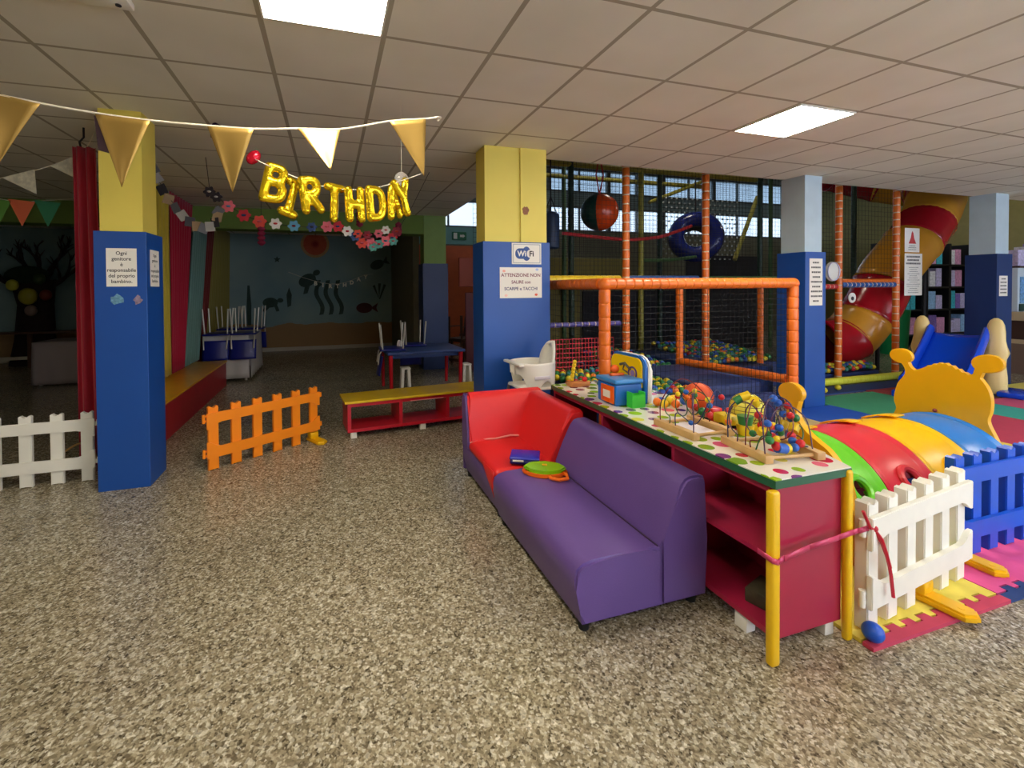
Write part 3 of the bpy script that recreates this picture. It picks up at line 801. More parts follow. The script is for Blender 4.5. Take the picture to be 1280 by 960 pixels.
for x in (.09, .80, 1.5):
    for y in (.07, D - .08):
        obj('foot', MB().rect(x - .03, x + .03, y - .03, y + .03, 0, .0615, .004), WHITE, t, label='white block foot')

# ================================================================ TOYS ON THE COUNTER
CT = ZT + .0045
# toy workbench
t = thing('toy_workbench', 'toy tool workbench with yellow backboard, blue case and orange drawer', 'toy', (1.83, 2.5, CT))
TB = plastic('toy_mid_blue', (24, 104, 190), .3); TO = plastic('toy_orange', (238, 96, 20), .3)
def zx(*a): pass
obj('case', MB().rect(1.705, 1.90, 2.395, 2.60, CT, CT + .135, .012, 3), TB, t, w=True)
obj('tray', MB().rect(1.695, 1.905, 2.385, 2.61, CT + .1355, CT + .165, .012, 3), plastic('toy_sky_blue', (48, 130, 200), .3), t, w=True)
dr = obj('drawer', MB().rect(1.694, 1.704, 2.41, 2.545, CT + .012, CT + .122, .003), TO, t, w=True)
obj('drawer_label', MB().rect(1.691, 1.6935, 2.44, 2.515, CT + .045, CT + .09), PAPER, dr, w=True, smooth=False)
obj('drawer_handle', MB().rect(1.684, 1.6935, 2.45, 2.505, CT + .018, CT + .03, .002), TO, dr, w=True)
def panel_poly(y0, y1, z0, z1, r):
    p = [(y0, z0), (y1, z0)]
    for k in range(9): a = PI / 2 * k / 8; p.append((y1 - r + r * math.cos(a), z1 - r + r * math.sin(a)))
    for k in range(9): a = PI / 2 + PI / 2 * k / 8; p.append((y0 + r + r * math.cos(a), z1 - r + r * math.sin(a)))
    return p
obj('backboard', MB().prism(panel_poly(2.415, 2.735, CT + .10, CT + .285, .05), .012, YZ(1.908), .003), plastic('toy_bright_yellow', (248, 206, 16), .25), t, w=True, label='yellow printed backboard')
obj('back_frame', MB().prism(panel_poly(2.395, 2.755, CT, CT + .30, .07), .024, YZ(1.9205), .006), TB, t, w=True)
obj('rear_cover', MB().prism(panel_poly(2.39, 2.76, CT, CT + .30, .09), .03, YZ(1.945), .008), WHITE, t, w=True, label='white rounded rear cover')
def disc(b, y, z, r, x, th=.002, n=20): b.prism([(y + r * math.cos(2 * PI * k / n), z + r * math.sin(2 * PI * k / n)) for k in range(n)], th, YZ(x)); return b
wv = obj('printed_wheel', MB().tube([(1.906, 2.50 + .04 * math.cos(2 * PI * k / 24), CT + .18 + .04 * math.sin(2 * PI * k / 24)) for k in range(24)], .006, 6, closed=True), mat('print_purple', (86, 50, 120), .5), t, w=True, label='dark printed wheel')
obj('hub', disc(MB(), 2.50, CT + .18, .022, 1.9045), mat('print_lilac', (150, 120, 180), .5), wv, w=True)
b = MB(); b.tube([(1.906, 2.52, CT + .20), (1.906, 2.58, CT + .235), (1.906, 2.63, CT + .22)], .009, 6).tube([(1.906, 2.58, CT + .235), (1.906, 2.60, CT + .19), (1.906, 2.545, CT + .175)], .006, 6)
obj('printed_motorbike', b, mat('print_grey', (90, 86, 80), .5), t, w=True)
obj('knob', MB().sphere((1.84, 2.60, CT + .195), .03, 12, 8), TO, t, w=True, label='orange knob on the tray')
obj('spanner', MB().rect(1.76, 1.86, 2.52, 2.55, CT + .1655, CT + .18, .004), plastic('toy_orange'), t, w=True)
bn = MB(); bn.rect(1.775, 1.87, 2.328, 2.384, CT, CT + .012).rect(1.775, 1.783, 2.328, 2.384, CT + .012, CT + .095).rect(1.862, 1.87, 2.328, 2.384, CT + .012, CT + .095).rect(1.783, 1.862, 2.328, 2.335, CT + .012, CT + .08).rect(1.783, 1.862, 2.377, 2.384, CT + .012, CT + .08)
obj('side_bin', bn, plastic('toy_bright_green', (60, 200, 60), .3), t, w=True, smooth=False, label='bright green side bin')

# bead mazes
WIRE = [mat('wire_purple', (70, 40, 80), .35), mat('wire_maroon', (110, 30, 40), .35), mat('wire_navy', (35, 45, 95), .35), mat('wire_green', (30, 90, 50), .35)]
BEAD = [plastic('bead_red', (205, 30, 40), .3), plastic('bead_yellow', (235, 200, 30), .3), plastic('bead_blue', (30, 90, 185), .3), plastic('bead_green', (30, 120, 60), .3), plastic('bead_orange', (235, 120, 30), .3)]
def bead_maze(label, x, y, rz, sx, sy, wires, beads, blocks=()):
    t = thing('bead_maze', label, 'toy', (x, y, CT), rz, 'bead mazes on the counter')
    for s in (-1, 1):
        obj('base_bar', MB().box((s * (sx / 2 - .02), 0, .018), (.04, sy, .035), None, .004), WOOD, t)
    for s in (-1, 1):
        obj('dowel', MB().cyl((-sx / 2 + .0405, s * (sy / 2 - .025), .018), (sx / 2 - .0405, s * (sy / 2 - .025), .018), .008), WOOD, t)
    for k, pts in enumerate(wires):
        path = catmull(pts)
        wv = obj('wire', MB().tube(path, .0028, 6), WIRE[k % 4], t)
        for (u, ci, r, kind) in beads[k]:
            i = int(u * (len(path) - 2)); p = path[i]; d = path[i + 1] - path[i]
            b = MB()
            if kind == 's': b.sphere(p, r, 12, 8)
            else: b.cyl(p - d.normalized() * r, p + d.normalized() * r, r, seg=12)
            obj('bead', b, BEAD[ci], t)
    return t
def coil(x0, x1, y, z, r, turns, n=10):
    return [(x0, y, .035)] + [(x0 + (x1 - x0) * k / (turns * n), y + r * math.sin(2 * PI * k / n), z - r * math.cos(2 * PI * k / n)) for k in range(turns * n + 1)] + [(x1, y, .035)]
bead_maze('wooden bead maze beside the toy workbench, tall looping wires', 1.80, 1.875, 0, .26, .28,
  [[(-.11, -.12, .035), (-.11, -.12, .12), (-.06, -.06, .21), (.0, .0, .10), (.05, .04, .20), (.11, .10, .12), (.11, .12, .035)],
   [(-.11, .11, .035), (-.11, .10, .14), (-.05, .06, .25), (.04, .05, .24), (.10, .0, .15), (.11, .0, .035)],
   [(-.11, .0, .035), (-.10, .0, .10), (-.03, -.05, .05), (.01, -.09, .16), (.08, -.08, .22), (.11, -.11, .1), (.11, -.12, .035)],
   coil(-.11, .11, .04, .13, .06, 3)],
  [[(.86, 1, .016, 's'), (.90, 0, .016, 's'), (.8, 3, .014, 's')], [(.84, 1, .016, 's'), (.89, 2, .016, 's'), (.95, 0, .018, 's')], [(.88, 1, .017, 's'), (.93, 4, .017, 's'), (.76, 0, .015, 's'), (.3, 2, .013, 's')], [(.2, 1, .013, 's'), (.45, 0, .014, 's'), (.5, 2, .014, 's'), (.75, 4, .014, 's'), (.8, 1, .014, 's')]])
bead_maze('wooden bead maze nearest the counter end, crowded with beads', 1.90, 1.525, math.radians(-9), .29, .27,
  [[(-.125, -.11, .035), (-.125, -.10, .16), (-.05, -.04, .24), (.05, .02, .22), (.09, .02, .12), (.02, .0, .06), (-.03, -.03, .14), (.03, -.04, .22), (.12, -.06, .16), (.125, -.09, .035)],
   [(-.125, .0, .035), (-.12, .0, .13), (-.06, .03, .23), (.0, .06, .12), (.05, .08, .06), (.1, .08, .16), (.12, .05, .22), (.125, .0, .10), (.125, .0, .035)],
   [(-.125, .11, .035), (-.12, .10, .18), (-.02, .06, .25), (.08, .0, .23), (.11, -.02, .14), (.05, -.06, .07), (.09, -.1, .05), (.125, -.04, .035)],
   [(-.125, -.06, .035), (-.11, -.08, .10), (-.06, -.10, .06), (-.02, -.10, .05), (.05, -.1, .06), (.1, -.06, .12), (.125, .08, .14), (.125, .11, .035)],
   coil(-.125, .125, .05, .14, .075, 3), coil(.125, -.125, -.03, .12, .055, 2)],
  [[(.3, 2, .018, 's'), (.36, 2, .018, 's'), (.52, 3, .018, 's'), (.47, 1, .018, 'c'), (.6, 0, .017, 's'), (.42, 2, .016, 's')],
   [(.35, 0, .018, 's'), (.42, 0, .018, 's'), (.5, 1, .018, 'c'), (.56, 4, .016, 's'), (.3, 1, .018, 'c')],
   [(.58, 3, .018, 's'), (.64, 1, .02, 'c'), (.7, 0, .018, 's'), (.76, 2, .018, 's'), (.25, 1, .02, 'c'), (.2, 3, .018, 'c')],
   [(.3, 0, .02, 's'), (.37, 2, .022, 'c'), (.45, 1, .019, 'c'), (.53, 2, .018, 's'), (.6, 0, .018, 's'), (.8, 2, .018, 's'), (.22, 3, .018, 's')], [(.15, 1, .016, 's'), (.3, 1, .016, 'c'), (.35, 3, .016, 's'), (.6, 2, .018, 's'), (.64, 2, .018, 's'), (.85, 0, .016, 's')], [(.3, 0, .016, 's'), (.5, 1, .016, 's'), (.55, 3, .016, 'c'), (.8, 2, .016, 's')]])
# peg toy at the far end
t = thing('peg_toy', 'small wooden peg toy with yellow bead tower at the counter far end', 'toy', (1.80, 3.0, CT))
obj('base', MB().box((0, 0, .018), (.16, .08, .034), None, .004), plastic('light_orange_wood', (205, 130, 70), .5), t)
b = MB()
for k in range(6): b.sphere((-.055 + .005 * k, 0, .055 + .026 * k), .016, 12, 8)
obj('bead_tower', b, BEAD[1], t)
obj('peg', MB().sphere((.05, -.01, .05), .02, 12, 8), BEAD[0], t, label='red peg')
obj('wire', MB().tube(catmull([(-.02, .02, .035), (0, .02, .16), (.06, .02, .16), (.075, .02, .035)]), .003, 6), WIRE[0], t)
tag(obj('toy_car', MB().box((1.99, 2.94, CT + .022), (.11, .055, .032), None, .01).cyl((1.96, 2.908, CT + .012), (1.96, 2.972, CT + .012), .0115).cyl((2.02, 2.908, CT + .012), (2.02, 2.972, CT + .012), .0115), plastic('toy_dark_green', (28, 92, 60), .3)), 'small dark green toy car behind the workbench', 'toy')
# balls and bits on the wide part of the counter
mb_ = mat('basketball_rubber', (224, 84, 30), .5, bump=.25, bscale=500)
bb = tag(obj('basketball', MB().sphere((2.115, 2.16, CT + .085), .085, 24, 16), mb_), 'orange basketball on the dotted oilcloth behind the bead mazes', 'ball')
s = MB()
for rot in (Matrix.Rotation(.5, 3, 'Z'), Matrix.Rotation(.5, 3, 'Z') @ Matrix.Rotation(PI / 2, 3, 'X'), Matrix.Rotation(.5, 3, 'Z') @ Matrix.Rotation(PI / 2, 3, 'Y')):
    s.tube([Vector((2.115, 2.16, CT + .085)) + rot @ Vector((.0845 * math.cos(2 * PI * k / 32), .0845 * math.sin(2 * PI * k / 32), 0)) for k in range(32)], .002, 5, closed=True)
obj('seam', s, INK, bb)
yb = tag(obj('ball', MB().sphere((2.16, 1.87, CT + .085), .085, 20, 14), plastic('ball_yellow_green', (224, 214, 80), .5)), 'yellow ball with a printed grid behind the bead mazes', 'ball')
s = MB()
for k in range(7):
    z = -.065 + .13 * k / 6; r = math.sqrt(.085 ** 2 - z * z) + .0005
    s.tube([(2.16 + r * math.cos(2 * PI * i / 24), 1.87 + r * math.sin(2 * PI * i / 24), CT + .085 + z) for i in range(24)], .0016, 4, closed=True)
for k in range(5):
    a = PI * k / 5
    s.tube([(2.16 + .0855 * math.cos(a) * math.cos(q), 1.87 + .0855 * math.sin(a) * math.cos(q), CT + .085 + .0855 * math.sin(q)) for q in [2 * PI * i / 24 for i in range(24)]], .0016, 4, closed=True)
obj('printed_grid', s, mat('print_brown', (90, 70, 30), .6), yb)
pos = [(2.10, 2.03, 1), (2.19, 2.01, 0), (2.05, 2.06, 3), (2.16, 1.72, 1), (2.11, 1.67, 0), (2.06, 1.72, 1), (2.15, 1.62, 2), (1.97, 2.28, 1), (2.03, 2.25, 4), (2.06, 2.33, 1), (2.0, 2.34, 2), (2.11, 2.36, 1), (1.96, 2.33, 4), (2.14, 2.3, 2)]
lab = ['yellow', 'red', 'blue', 'green', 'orange']
for i, (x, y, c) in enumerate(pos):
    tag(obj('play_ball', MB().sphere((x, y, CT + .026), .026, 14, 8), BEAD[c]), ('small %s plastic ball between the workbench and the basketball' if i > 6 else 'small %s ball jumbled among toys behind the bead mazes') % lab[c], 'ball', 'small balls beside the basketball')
tag(obj('storybook', MB().box((1.80, 1.875, CT + .006), (.15, .19, .01), None, .002), mat('book_paper', (236, 228, 236), .6)), 'pale flat box lying under the bead maze wires', 'book')
t = thing('toy_truck', 'yellow and red toy truck jumbled behind the bead mazes', 'toy', (1.995, 1.885, CT), 1.5)
obj('cab', MB().box((.05, 0, .055), (.06, .07, .07), None, .01), BEAD[0], t); obj('bed', MB().box((-.035, 0, .05), (.10, .07, .05), None, .006), BEAD[1], t)
for x in (-.05, .05):
    for s_ in (-1, 1): obj('wheel', MB().cyl((x, s_ * .03, .018), (x, s_ * .045, .018), .018), BLACK, t)
t = thing('stacking_cups', 'stacked yellow and green cups beside the yellow ball', 'toy', (2.0, 1.74, CT))
obj('cup', MB().lathe([(.034, 0), (.042, .05)], seg=18), BEAD[1], t); obj('cup', MB().lathe([(.03, .0505), (.038, .095)], seg=18), BEAD[3], t)
# ================================================================ SOFT PLAY FRAME
OP = mat('orange_padding', (230, 114, 32), .35, noise=.10, nscale=6)
TIE = mat('pale_cable_tie', (226, 200, 170), .6)
pads = {'orange': OP, 'yellow': mat('yellow_padding', (240, 205, 20), .4), 'blue': mat('blue_padding', (40, 84, 150), .4), 'red': mat('red_padding', (190, 40, 44), .4),
        'green': mat('green_padding', (58, 92, 46), .5), 'dark_green': mat('dark_green_padding', (24, 52, 36), .5), 'purple': mat('purple_padding', (92, 84, 160), .4), 'lime': mat('lime_padding', (226, 230, 70), .4), 'olive': mat('olive_padding', (150, 142, 50), .5)}
def padded(p0, p1, r, step=.115, seg=14, tie=False):
    p0, p1 = Vector(p0), Vector(p1); L = (p1 - p0).length
    n = max(2, int(round(L / step))); st = L / n
    pr = []
    for k in range(n):
        z = k * st
        pr += [(r * .90, z + .0005), (r * .985, z + st * .07), (r * 1.0, z + st * .2), (r, z + st * .8), (r * .985, z + st * .93)]
    pr.append((r * .90, L))
    b = MB().lathe(pr, p0, p1 - p0, seg)
    if tie:      # pale lashings in the grooves (second material)
        b.bm.faces.ensure_lookup_table()
        for i in range(1, len(pr) - 2):
            if i % 5 in (4, 0):
                for j in range(seg): b.bm.faces[i * seg + j].material_index = 1
    return b
frame = thing('soft_play_frame', 'tall netted indoor climbing frame with orange padded posts and rails', 'play frame', (5.0, 4.75, 0))
def post(x, y, z0, z1, m='orange', r=.046, tie=True):
    o = obj('post', padded((x, y, z0), (x, y, z1), r, tie=tie), pads[m], frame, w=True, label=None if m == 'orange' else m.replace('_', ' ') + ' padded post')
    o.data.materials.append(TIE)
    return o
def rail(p0, p1, m='orange', r=.046, tie=False):
    o = obj('rail', padded(p0, p1, r, .09, tie=tie), pads[m], frame, w=True, label=None if m == 'orange' else m.replace('_', ' ') + ' padded rail')
    o.data.materials.append(TIE)
# entry cage
AX, AY, BX, BY, ZR = 2.25, 3.32, 4.40, 3.30, 1.50
post(AX, AY, .018, ZR - .05, r=.05, tie=False); post(BX, BY, .018, ZR - .03, r=.05, tie=False)
rail((AX - .0, AY, ZR), (BX, BY, ZR), r=.05); rail((AX, AY + .06, ZR), (AX, 4.7, ZR), r=.05); rail((BX, BY + .06, ZR), (BX, 4.7, ZR), r=.05)
obj('corner_pad', MB().sphere((BX, BY, ZR - .005), .056, 14, 10), OP, frame, w=True); obj('corner_pad', MB().sphere((AX, AY, ZR - .005), .056, 14, 10), OP, frame, w=True)
rail((BX, BY + .05, .53), (4.32, 4.70, .51), r=.047)
post(4.32, 4.72, 0, 1.47, r=.046, tie=False)
# main front row
FY = 4.78
for x, z1 in ((3.55, 4.9), (4.80, 4.9), (7.30, 4.9), (8.58, 4.9), (10.6, 4.9)):
    post(x, FY, 0, z1)
post(5.76, FY, 0, 1.5, r=.04, tie=False)
post(2.3, 4.9, 0, 4.9, 'green', tie=False)
rail((2.3, FY + .06, 1.57), (3.50, FY + .06, 1.57), 'yellow', .05)
rail((3.60, FY + .08, 1.585), (4.75, FY + .08, 1.585), 'blue', .035); rail((3.60, FY + .02, 1.53), (4.75, FY + .02, 1.53), 'red', .035, True)
rail((4.85, FY + .05, 1.585), (7.25, FY + .05, 1.585), 'green', .03)
rail((7.35, FY, 1.545), (8.53, FY, 1.545), 'orange', .03); rail((7.35, FY, 1.485), (8.53, FY, 1.485), 'blue', .042, True)
rail((6.2, FY, 1.46), (7.25, FY, 1.46), 'red', .04, True)
rail((2.3, FY + .05, 1.02), (3.5, FY + .05, 1.02), 'purple', .03, True)
rail((6.4, 4.70, .06), (8.75, 4.70, .06), 'lime', .055)
# inner posts
for x, y, m in ((3.72, 6.4, 'dark_green'), (5.05, 6.4, 'olive'), (5.95, 7.0, 'dark_green'), (7.7, 6.4, 'dark_green'), (9.0, 6.4, 'dark_green'), (6.5, 8.2, 'dark_green'), (4.6, 8.2, 'green'), (8.3, 8.2, 'green'), (10.2, 6.4, 'dark_green'), (10.2, 8.2, 'green')):
    post(x, y, 0, 4.9, m, tie=False)
# platform decks and inner padding
DK = mat('dark_deck', (38, 36, 42), .7); MAR = mat('maroon_padding', (92, 30, 38), .6); NAV = mat('navy_padding', (26, 48, 104), .5, noise=.08); OLV = mat('olive_wall_pad', (110, 98, 34), .7); ORD = mat('rust_padding', (150, 60, 36), .6)
def deck(x0, x1, y0, y1, z): obj('deck', MB().rect(x0, x1, y0, y1, z - .05, z, .01), DK, frame, w=True, smooth=False)
deck(2.3, 3.5, 4.92, 6.3, 1.5); deck(3.62, 5.0, 6.5, 8.2, 1.5); deck(5.1, 7.6, 5.0, 8.2, 1.5); deck(7.75, 8.9, 6.5, 8.2, 1.5)
for x0, x1, y, z0, z1, m in ((2.3, 3.6, 7.6, 0.0, 1.4, MAR), (3.62, 5.0, 8.25, 0, 1.45, OLV), (5.1, 7.6, 8.3, 0, 1.4, mat('near_black_pad', (24, 24, 30), .8)), (2.3, 3.3, 8.0, 1.5, 2.05, ORD), (3.3, 4.2, 8.1, 1.5, 2.0, MAR), (4.3, 6.3, 8.4, 1.5, 2.1, OLV), (7.8, 10.0, 8.3, 0, 2.2, mat('near_black_pad'))):
    obj('wall_pad', MB().rect(x0, x1, y, y + .05, z0, z1, .015), m, frame, w=True, smooth=False)
# nets
NETM = mat('black_net_cord', (14, 14, 16), .8); REDN = mat('red_net_cord', (206, 60, 70), .7)
def net(p, ux, uy, nx, ny, r, m, nm='net', sag=0.0):
    p, ux, uy = Vector(p), Vector(ux), Vector(uy); b = MB()
    for i in range(nx + 1):
        a = p + ux * (i / nx); b.tube([a, a + uy], r, 3)
    for j in range(ny + 1):
        a = p + uy * (j / ny); b.tube([a, a + ux], r, 3)
    return obj(nm, b, m, frame, w=True, smooth=False)
net((2.32, FY + .11, 1.62), (1.2, 0, 0), (0, 0, 3.2), 20, 54, .0022, NETM)
net((3.6, FY + .06, 1.62), (1.15, 0, 0), (0, 0, 3.2), 20, 54, .0022, NETM)
net((4.85, FY + .06, 1.62), (2.4, 0, 0), (0, 0, 3.2), 40, 54, .0022, NETM)
net((7.36, FY + .0, 1.6), (1.16, 0, 0), (0, 0, 3.2), 16, 44, .0020, NETM)
net((AX + .05, AY, .02), (2.1, -.02, 0), (0, 0, 1.43), 40, 27, .0018, NETM)
net((BX, BY + .06, .58), (-.07, 1.36, 0), (0, 0, .87), 26, 16, .0018, NETM)
net((AX, AY + .06, .75), (0, 1.3, 0), (0, 0, .7), 24, 13, .0018, NETM)
net((2.32, 5.0, .30), (1.2, 0, 0), (0, 0, .52), 26, 9, .007, REDN, 'rope_net')
net((3.62, 6.45, 1.55), (1.4, 0, 0), (0, 0, 3.2), 20, 44, .0025, NETM)
net((5.1, 6.5, 1.55), (2.5, 0, 0), (0, 0, 3.2), 34, 44, .0025, NETM)
net((2.32, 7.2, 2.1), (3.4, 0, 0), (0, 0, 2.7), 40, 34, .003, NETM)
dn = MB()
for i in range(15):
    for j in range(14):
        x = 6.9 + i * .14 + (.07 if j % 2 else 0); z = 2.1 + j * .1
        dn.sphere((x, 8.0, z), .022, 6, 4)
obj('net_knot', dn, mat('pale_knot', (190, 195, 190), .8), frame, w=True)['kind'] = 'stuff'
# sloping rope rails inside
def rope(pts, m, r=.03, nm='rope_rail'): obj(nm, MB().tube(catmull(pts), r, 8), m, frame, w=True)
rope([(3.5, 6.3, 2.33), (4.5, 6.2, 2.25), (5.0, 6.1, 2.27), (5.5, 6.3, 2.36), (6.3, 6.6, 2.58)], pads['red'], .028)
rope([(5.06, 6.45, 1.93), (5.7, 6.5, 1.95), (6.4, 6.6, 2.02)], pads['green'], .03)
rail((3.8, 8.2, 3.75), (8.2, 8.2, 3.75), 'olive', .05); rail((2.3, 6.4, 3.45), (7.6, 6.4, 3.45), 'olive', .045)
rail((3.4, 6.5, 3.55), (4.6, 8.1, 4.3), 'dark_green', .04); rail((5.1, 6.5, 3.5), (6.5, 8.1, 4.4), 'dark_green', .04); rail((8.35, 7.0, 3.3), (7.75, 7.0, 2.0), 'olive', .04); rail((6.6, 8.1, 3.3), (8.2, 8.1, 3.9), 'olive', .04)
rail((2.35, 6.5, 1.55), (3.55, 7.5, 2.3), 'dark_green', .03)
# wall of the pool: navy blocks inside the cage
obj('pool_block', MB().rect(3.45, 4.2, 3.46, 4.62, 0, .50, .03, 3), NAV, frame, w=True)
obj('pool_block', MB().rect(4.46, 5.55, 4.40, 4.66, 0.017, .44, .03, 3), NAV, frame, w=True)
obj('pool_block', MB().rect(4.45, 4.95, 4.9, 5.9, 0, .48, .03, 3), NAV, frame, w=True)
obj('pool_edge', MB().rect(2.34, 4.28, 3.37, 3.43, 0, .40, .02), NAV, frame, w=True)
# ---- hanging things
t = thing('hanging_ball', 'big hanging ball with orange and dark green panels inside the climbing frame', 'ball', (3.98, 6.0, 2.63))
def gore(a0, a1, r=.285):
    b = MB(); b.grid(lambda u, v: Vector((3.98, 6.0, 2.63)) + Vector((r * math.sin(PI * u) * math.cos(a0 + (a1 - a0) * v), r * math.sin(PI * u) * math.sin(a0 + (a1 - a0) * v), r * math.cos(PI * u))), 16, 10); return b
OB = plastic('ball_orange_vinyl', (206, 70, 22), .25); GB = plastic('ball_dark_green_vinyl', (12, 62, 58), .3)
aview = math.atan2(-6.0, -3.98)
for k in range(4):
    a0 = aview - math.radians(10) + k * PI / 2
    obj('panel', gore(a0, a0 + PI / 2), OB if k % 2 == 0 else GB, t, w=True, label=('orange' if k % 2 == 0 else 'dark green') + ' vinyl ball panel')
obj('strap', MB().tube([(3.98, 6.0, 2.9), (3.92, 6.0, 3.2), (3.98, 6.0, 3.5)], .012, 6).tube([(3.98, 6.0, 2.9), (4.05, 6.0, 3.2), (3.98, 6.0, 3.5)], .012, 6).tube([(3.98, 6.0, 3.5), (3.98, 6.0, 5.18)], .008, 6), pads['red'], t, w=True)
t = thing('punching_bag', 'dark blue hanging punching bag beside the widest column', 'punching bag', (3.2, 6.1, 2.1))
obj('bag', MB().lathe([(.10, 0), (.125, .02), (.13, .1), (.13, .48), (.12, .52), (.05, .56)], (3.2, 6.1, 2.06), seg=18), mat('bag_blue', (22, 46, 82), .5), t, w=True)
obj('strap', MB().tube([(3.2, 6.1, 2.6), (3.2, 6.1, 5.18)], .012, 6).tube([(3.09, 6.1, 2.57), (3.2, 6.1, 2.85)], .008, 5).tube([(3.31, 6.1, 2.57), (3.2, 6.1, 2.85)], .008, 5), INK, t, w=True)
t = thing('inner_tube_ring', 'big glossy navy tube ring hanging inside the climbing frame', 'ring', (6.98, 7.2, 2.46))
q = align_z(Vector((-.62, -.75, .1)))
RB = plastic('navy_tube_plastic', (30, 40, 110), .22)
obj('ring', MB().tube([Vector((6.98, 7.2, 2.47)) + q @ Vector((.36 * math.cos(2 * PI * k / 36), .36 * math.sin(2 * PI * k / 36), 0)) for k in range(36)], .15, 16, closed=True, scale=(1, 1.5)), RB, t, w=True)
obj('tunnel_sleeve', MB().lathe([(.30, 0), (.30, .5), (.27, .5), (.27, .0)], Vector((6.98, 7.2, 2.47)) + Vector((.62, .75, -.1)) * .16, Vector((.62, .75, -.1)), 24, caps=False), mat('near_black_pad'), t, w=True)
obj('strap', MB().tube([(6.98, 7.2, 2.98), (6.98, 7.2, 5.18)], .012, 6), INK, t, w=True)

# ================================================================ SPIRAL TUBE SLIDE
t = thing('tube_slide', 'red and yellow spiral tube slide ending in the ball pit', 'slide', (9.6, 6.2, 0))
TRD = plastic('tube_red', (176, 18, 34), .2, noise=.05); TYL = plastic('tube_yellow', (214, 150, 44), .25, noise=.05)
path = catmull([(7.8, 5.48, .50), (8.1, 5.46, .50), (8.4, 5.42, .54), (8.65, 5.36, .76), (8.95, 5.3, 1.17), (9.25, 5.27, 1.68), (9.84, 5.26, 2.2), (10.3, 5.32, 2.57), (10.9, 5.48, 3.05), (11.5, 5.9, 3.4), (11.5, 6.7, 3.7), (10.8, 7.2, 4.0)], 8)
cuts = [0, 18, 27, 37, 48, 56, 64, 72, 80, 88]
for k, (a, b_) in enumerate(zip(cuts, cuts[1:])):
    pp = path[a:b_ + 1]; n = len(pp)
    rad = [.40 + (.018 if i in (0, n - 1) else 0) for i in range(n)]
    b = MB(); b.tube(pp, rad, 28)
    # open ends
    capf = [f for f in b.bm.faces if len(f.verts) > 4]
    bmesh.ops.delete(b.bm, geom=capf, context='FACES_ONLY')
    o = obj('tube_segment', b, TRD if k % 2 == 0 else TYL, t, w=True, label=('red' if k % 2 == 0 else 'yellow') + ' tube segment')
    o.modifiers.new('thick', 'SOLIDIFY').thickness = .02
obj('exit_lip', MB().tube([Vector(path[0]) + align_z(path[0] - path[1]) @ Vector((.42 * math.cos(2 * PI * i / 32), .42 * math.sin(2 * PI * i / 32), 0)) for i in range(32)], .028, 8, closed=True), TRD, t, w=True)
for x, y, h in ((9.05, 5.3, .88), (10.3, 5.32, 2.1), (11.4, 5.85, 2.94)):
    obj('support_post', MB().cyl((x, y, 0), (x, y, h), .03), BLACK, t, w=True)

# ================================================================ BALL POOLS
BC = [('green', (40, 120, 60)), ('yellow', (226, 206, 40)), ('blue', (40, 80, 170)), ('red', (196, 40, 48)), ('teal', (60, 130, 130)), ('orange', (230, 120, 40))]
BMAT = [plastic('pool_ball_' + n, c, .35) for n, c in BC]
sp = MB().sphere((0, 0, 0), .0365, 12, 8); sp_me = bpy.data.meshes.new('pool_ball'); sp.bm.to_mesh(sp_me); sp.bm.free(); sp_me.shade_smooth()
MES = []
for (n, c), m in zip(BC, BMAT):
    me = sp_me.copy(); me.materials.append(m); MES.append(me)
def pool(spots, weights, place, group, limit):
    spots.sort(key=lambda p: p[0] ** 2 + p[1] ** 2)
    rest = [MB() for _ in BC]
    for i, p in enumerate(spots):
        k = R_.choices(range(6), weights)[0]
        if i < limit:
            o = bpy.data.objects.new('pool_ball', MES[k]); COL.objects.link(o); o.location = p
            tag(o, '%s plastic ball lying in the %s' % (BC[k][0], place), 'ball', group)
        else:
            rest[k].sphere(p, .0365, 8, 6)
    return rest
def lay(x0, x1, y0, y1, z, slope=0.0):
    out = []; d = .077; j = 0; y = y0
    while y < y1:
        x = x0 + (d / 2 if j % 2 else 0)
        while x < x1:
            out.append((x + 0.0, y, z + R_.uniform(0, .03) + slope * (y - y0))); x += d
        y += d * .87; j += 1
    return out
obj('pool_filler', MB().rect(2.36, 3.42, 3.46, 4.68, 0.0, .42), NAV, frame, w=True, smooth=False)
obj('pool_filler', MB().rect(3.62, 4.4, 4.92, 6.0, 0.0, .36), NAV, frame, w=True, smooth=False)
obj('pool_filler', MB().rect(5.0, 6.3, 4.95, 6.2, 0.0, .36), NAV, frame, w=True, smooth=False)
r1 = pool(lay(2.40, 3.40, 3.52, 4.66, .46) , (5, 4, 2, 1, 3, 2), 'netted pool behind the toy counter', 'balls in the netted pool', 170)
sp2 = lay(3.66, 4.38, 4.96, 5.95, .40, .10) + lay(5.04, 6.26, 5.0, 6.1, .40, .12)
r2 = pool(sp2, (4, 3, 5, 1, 3, 1), 'deep pool under the climbing frame', 'balls in the deep pool', 60)
obj('pool_filler', MB().rect(6.5, 8.3, 4.84, 5.06, 0.0, .13), NAV, frame, w=True, smooth=False)
r3 = pool(lay(6.54, 8.28, 4.88, 5.08, .175, .3) , (3, 4, 4, 3, 3, 2), 'pit behind the lime padded edge', 'balls in the pit by the tube slide', 70)
for k in range(6):
    b = MB()
    for rr in (r1[k], r2[k], r3[k]):
        me = bpy.data.meshes.new('tmp'); rr.bm.to_mesh(me); rr.bm.free(); b.bm.from_mesh(me); bpy.data.meshes.remove(me)
    o = obj('pool_ball_heap', b, BMAT[k]); tag(o, 'mass of further small %s balls filling the pools' % BC[k][0], 'balls', kind='stuff')
tag(obj('pool_ball', MB().sphere((6.4, 4.36, .055), .037, 12, 8), BMAT[1]), 'stray yellow ball on the navy strip outside the pit', 'ball')
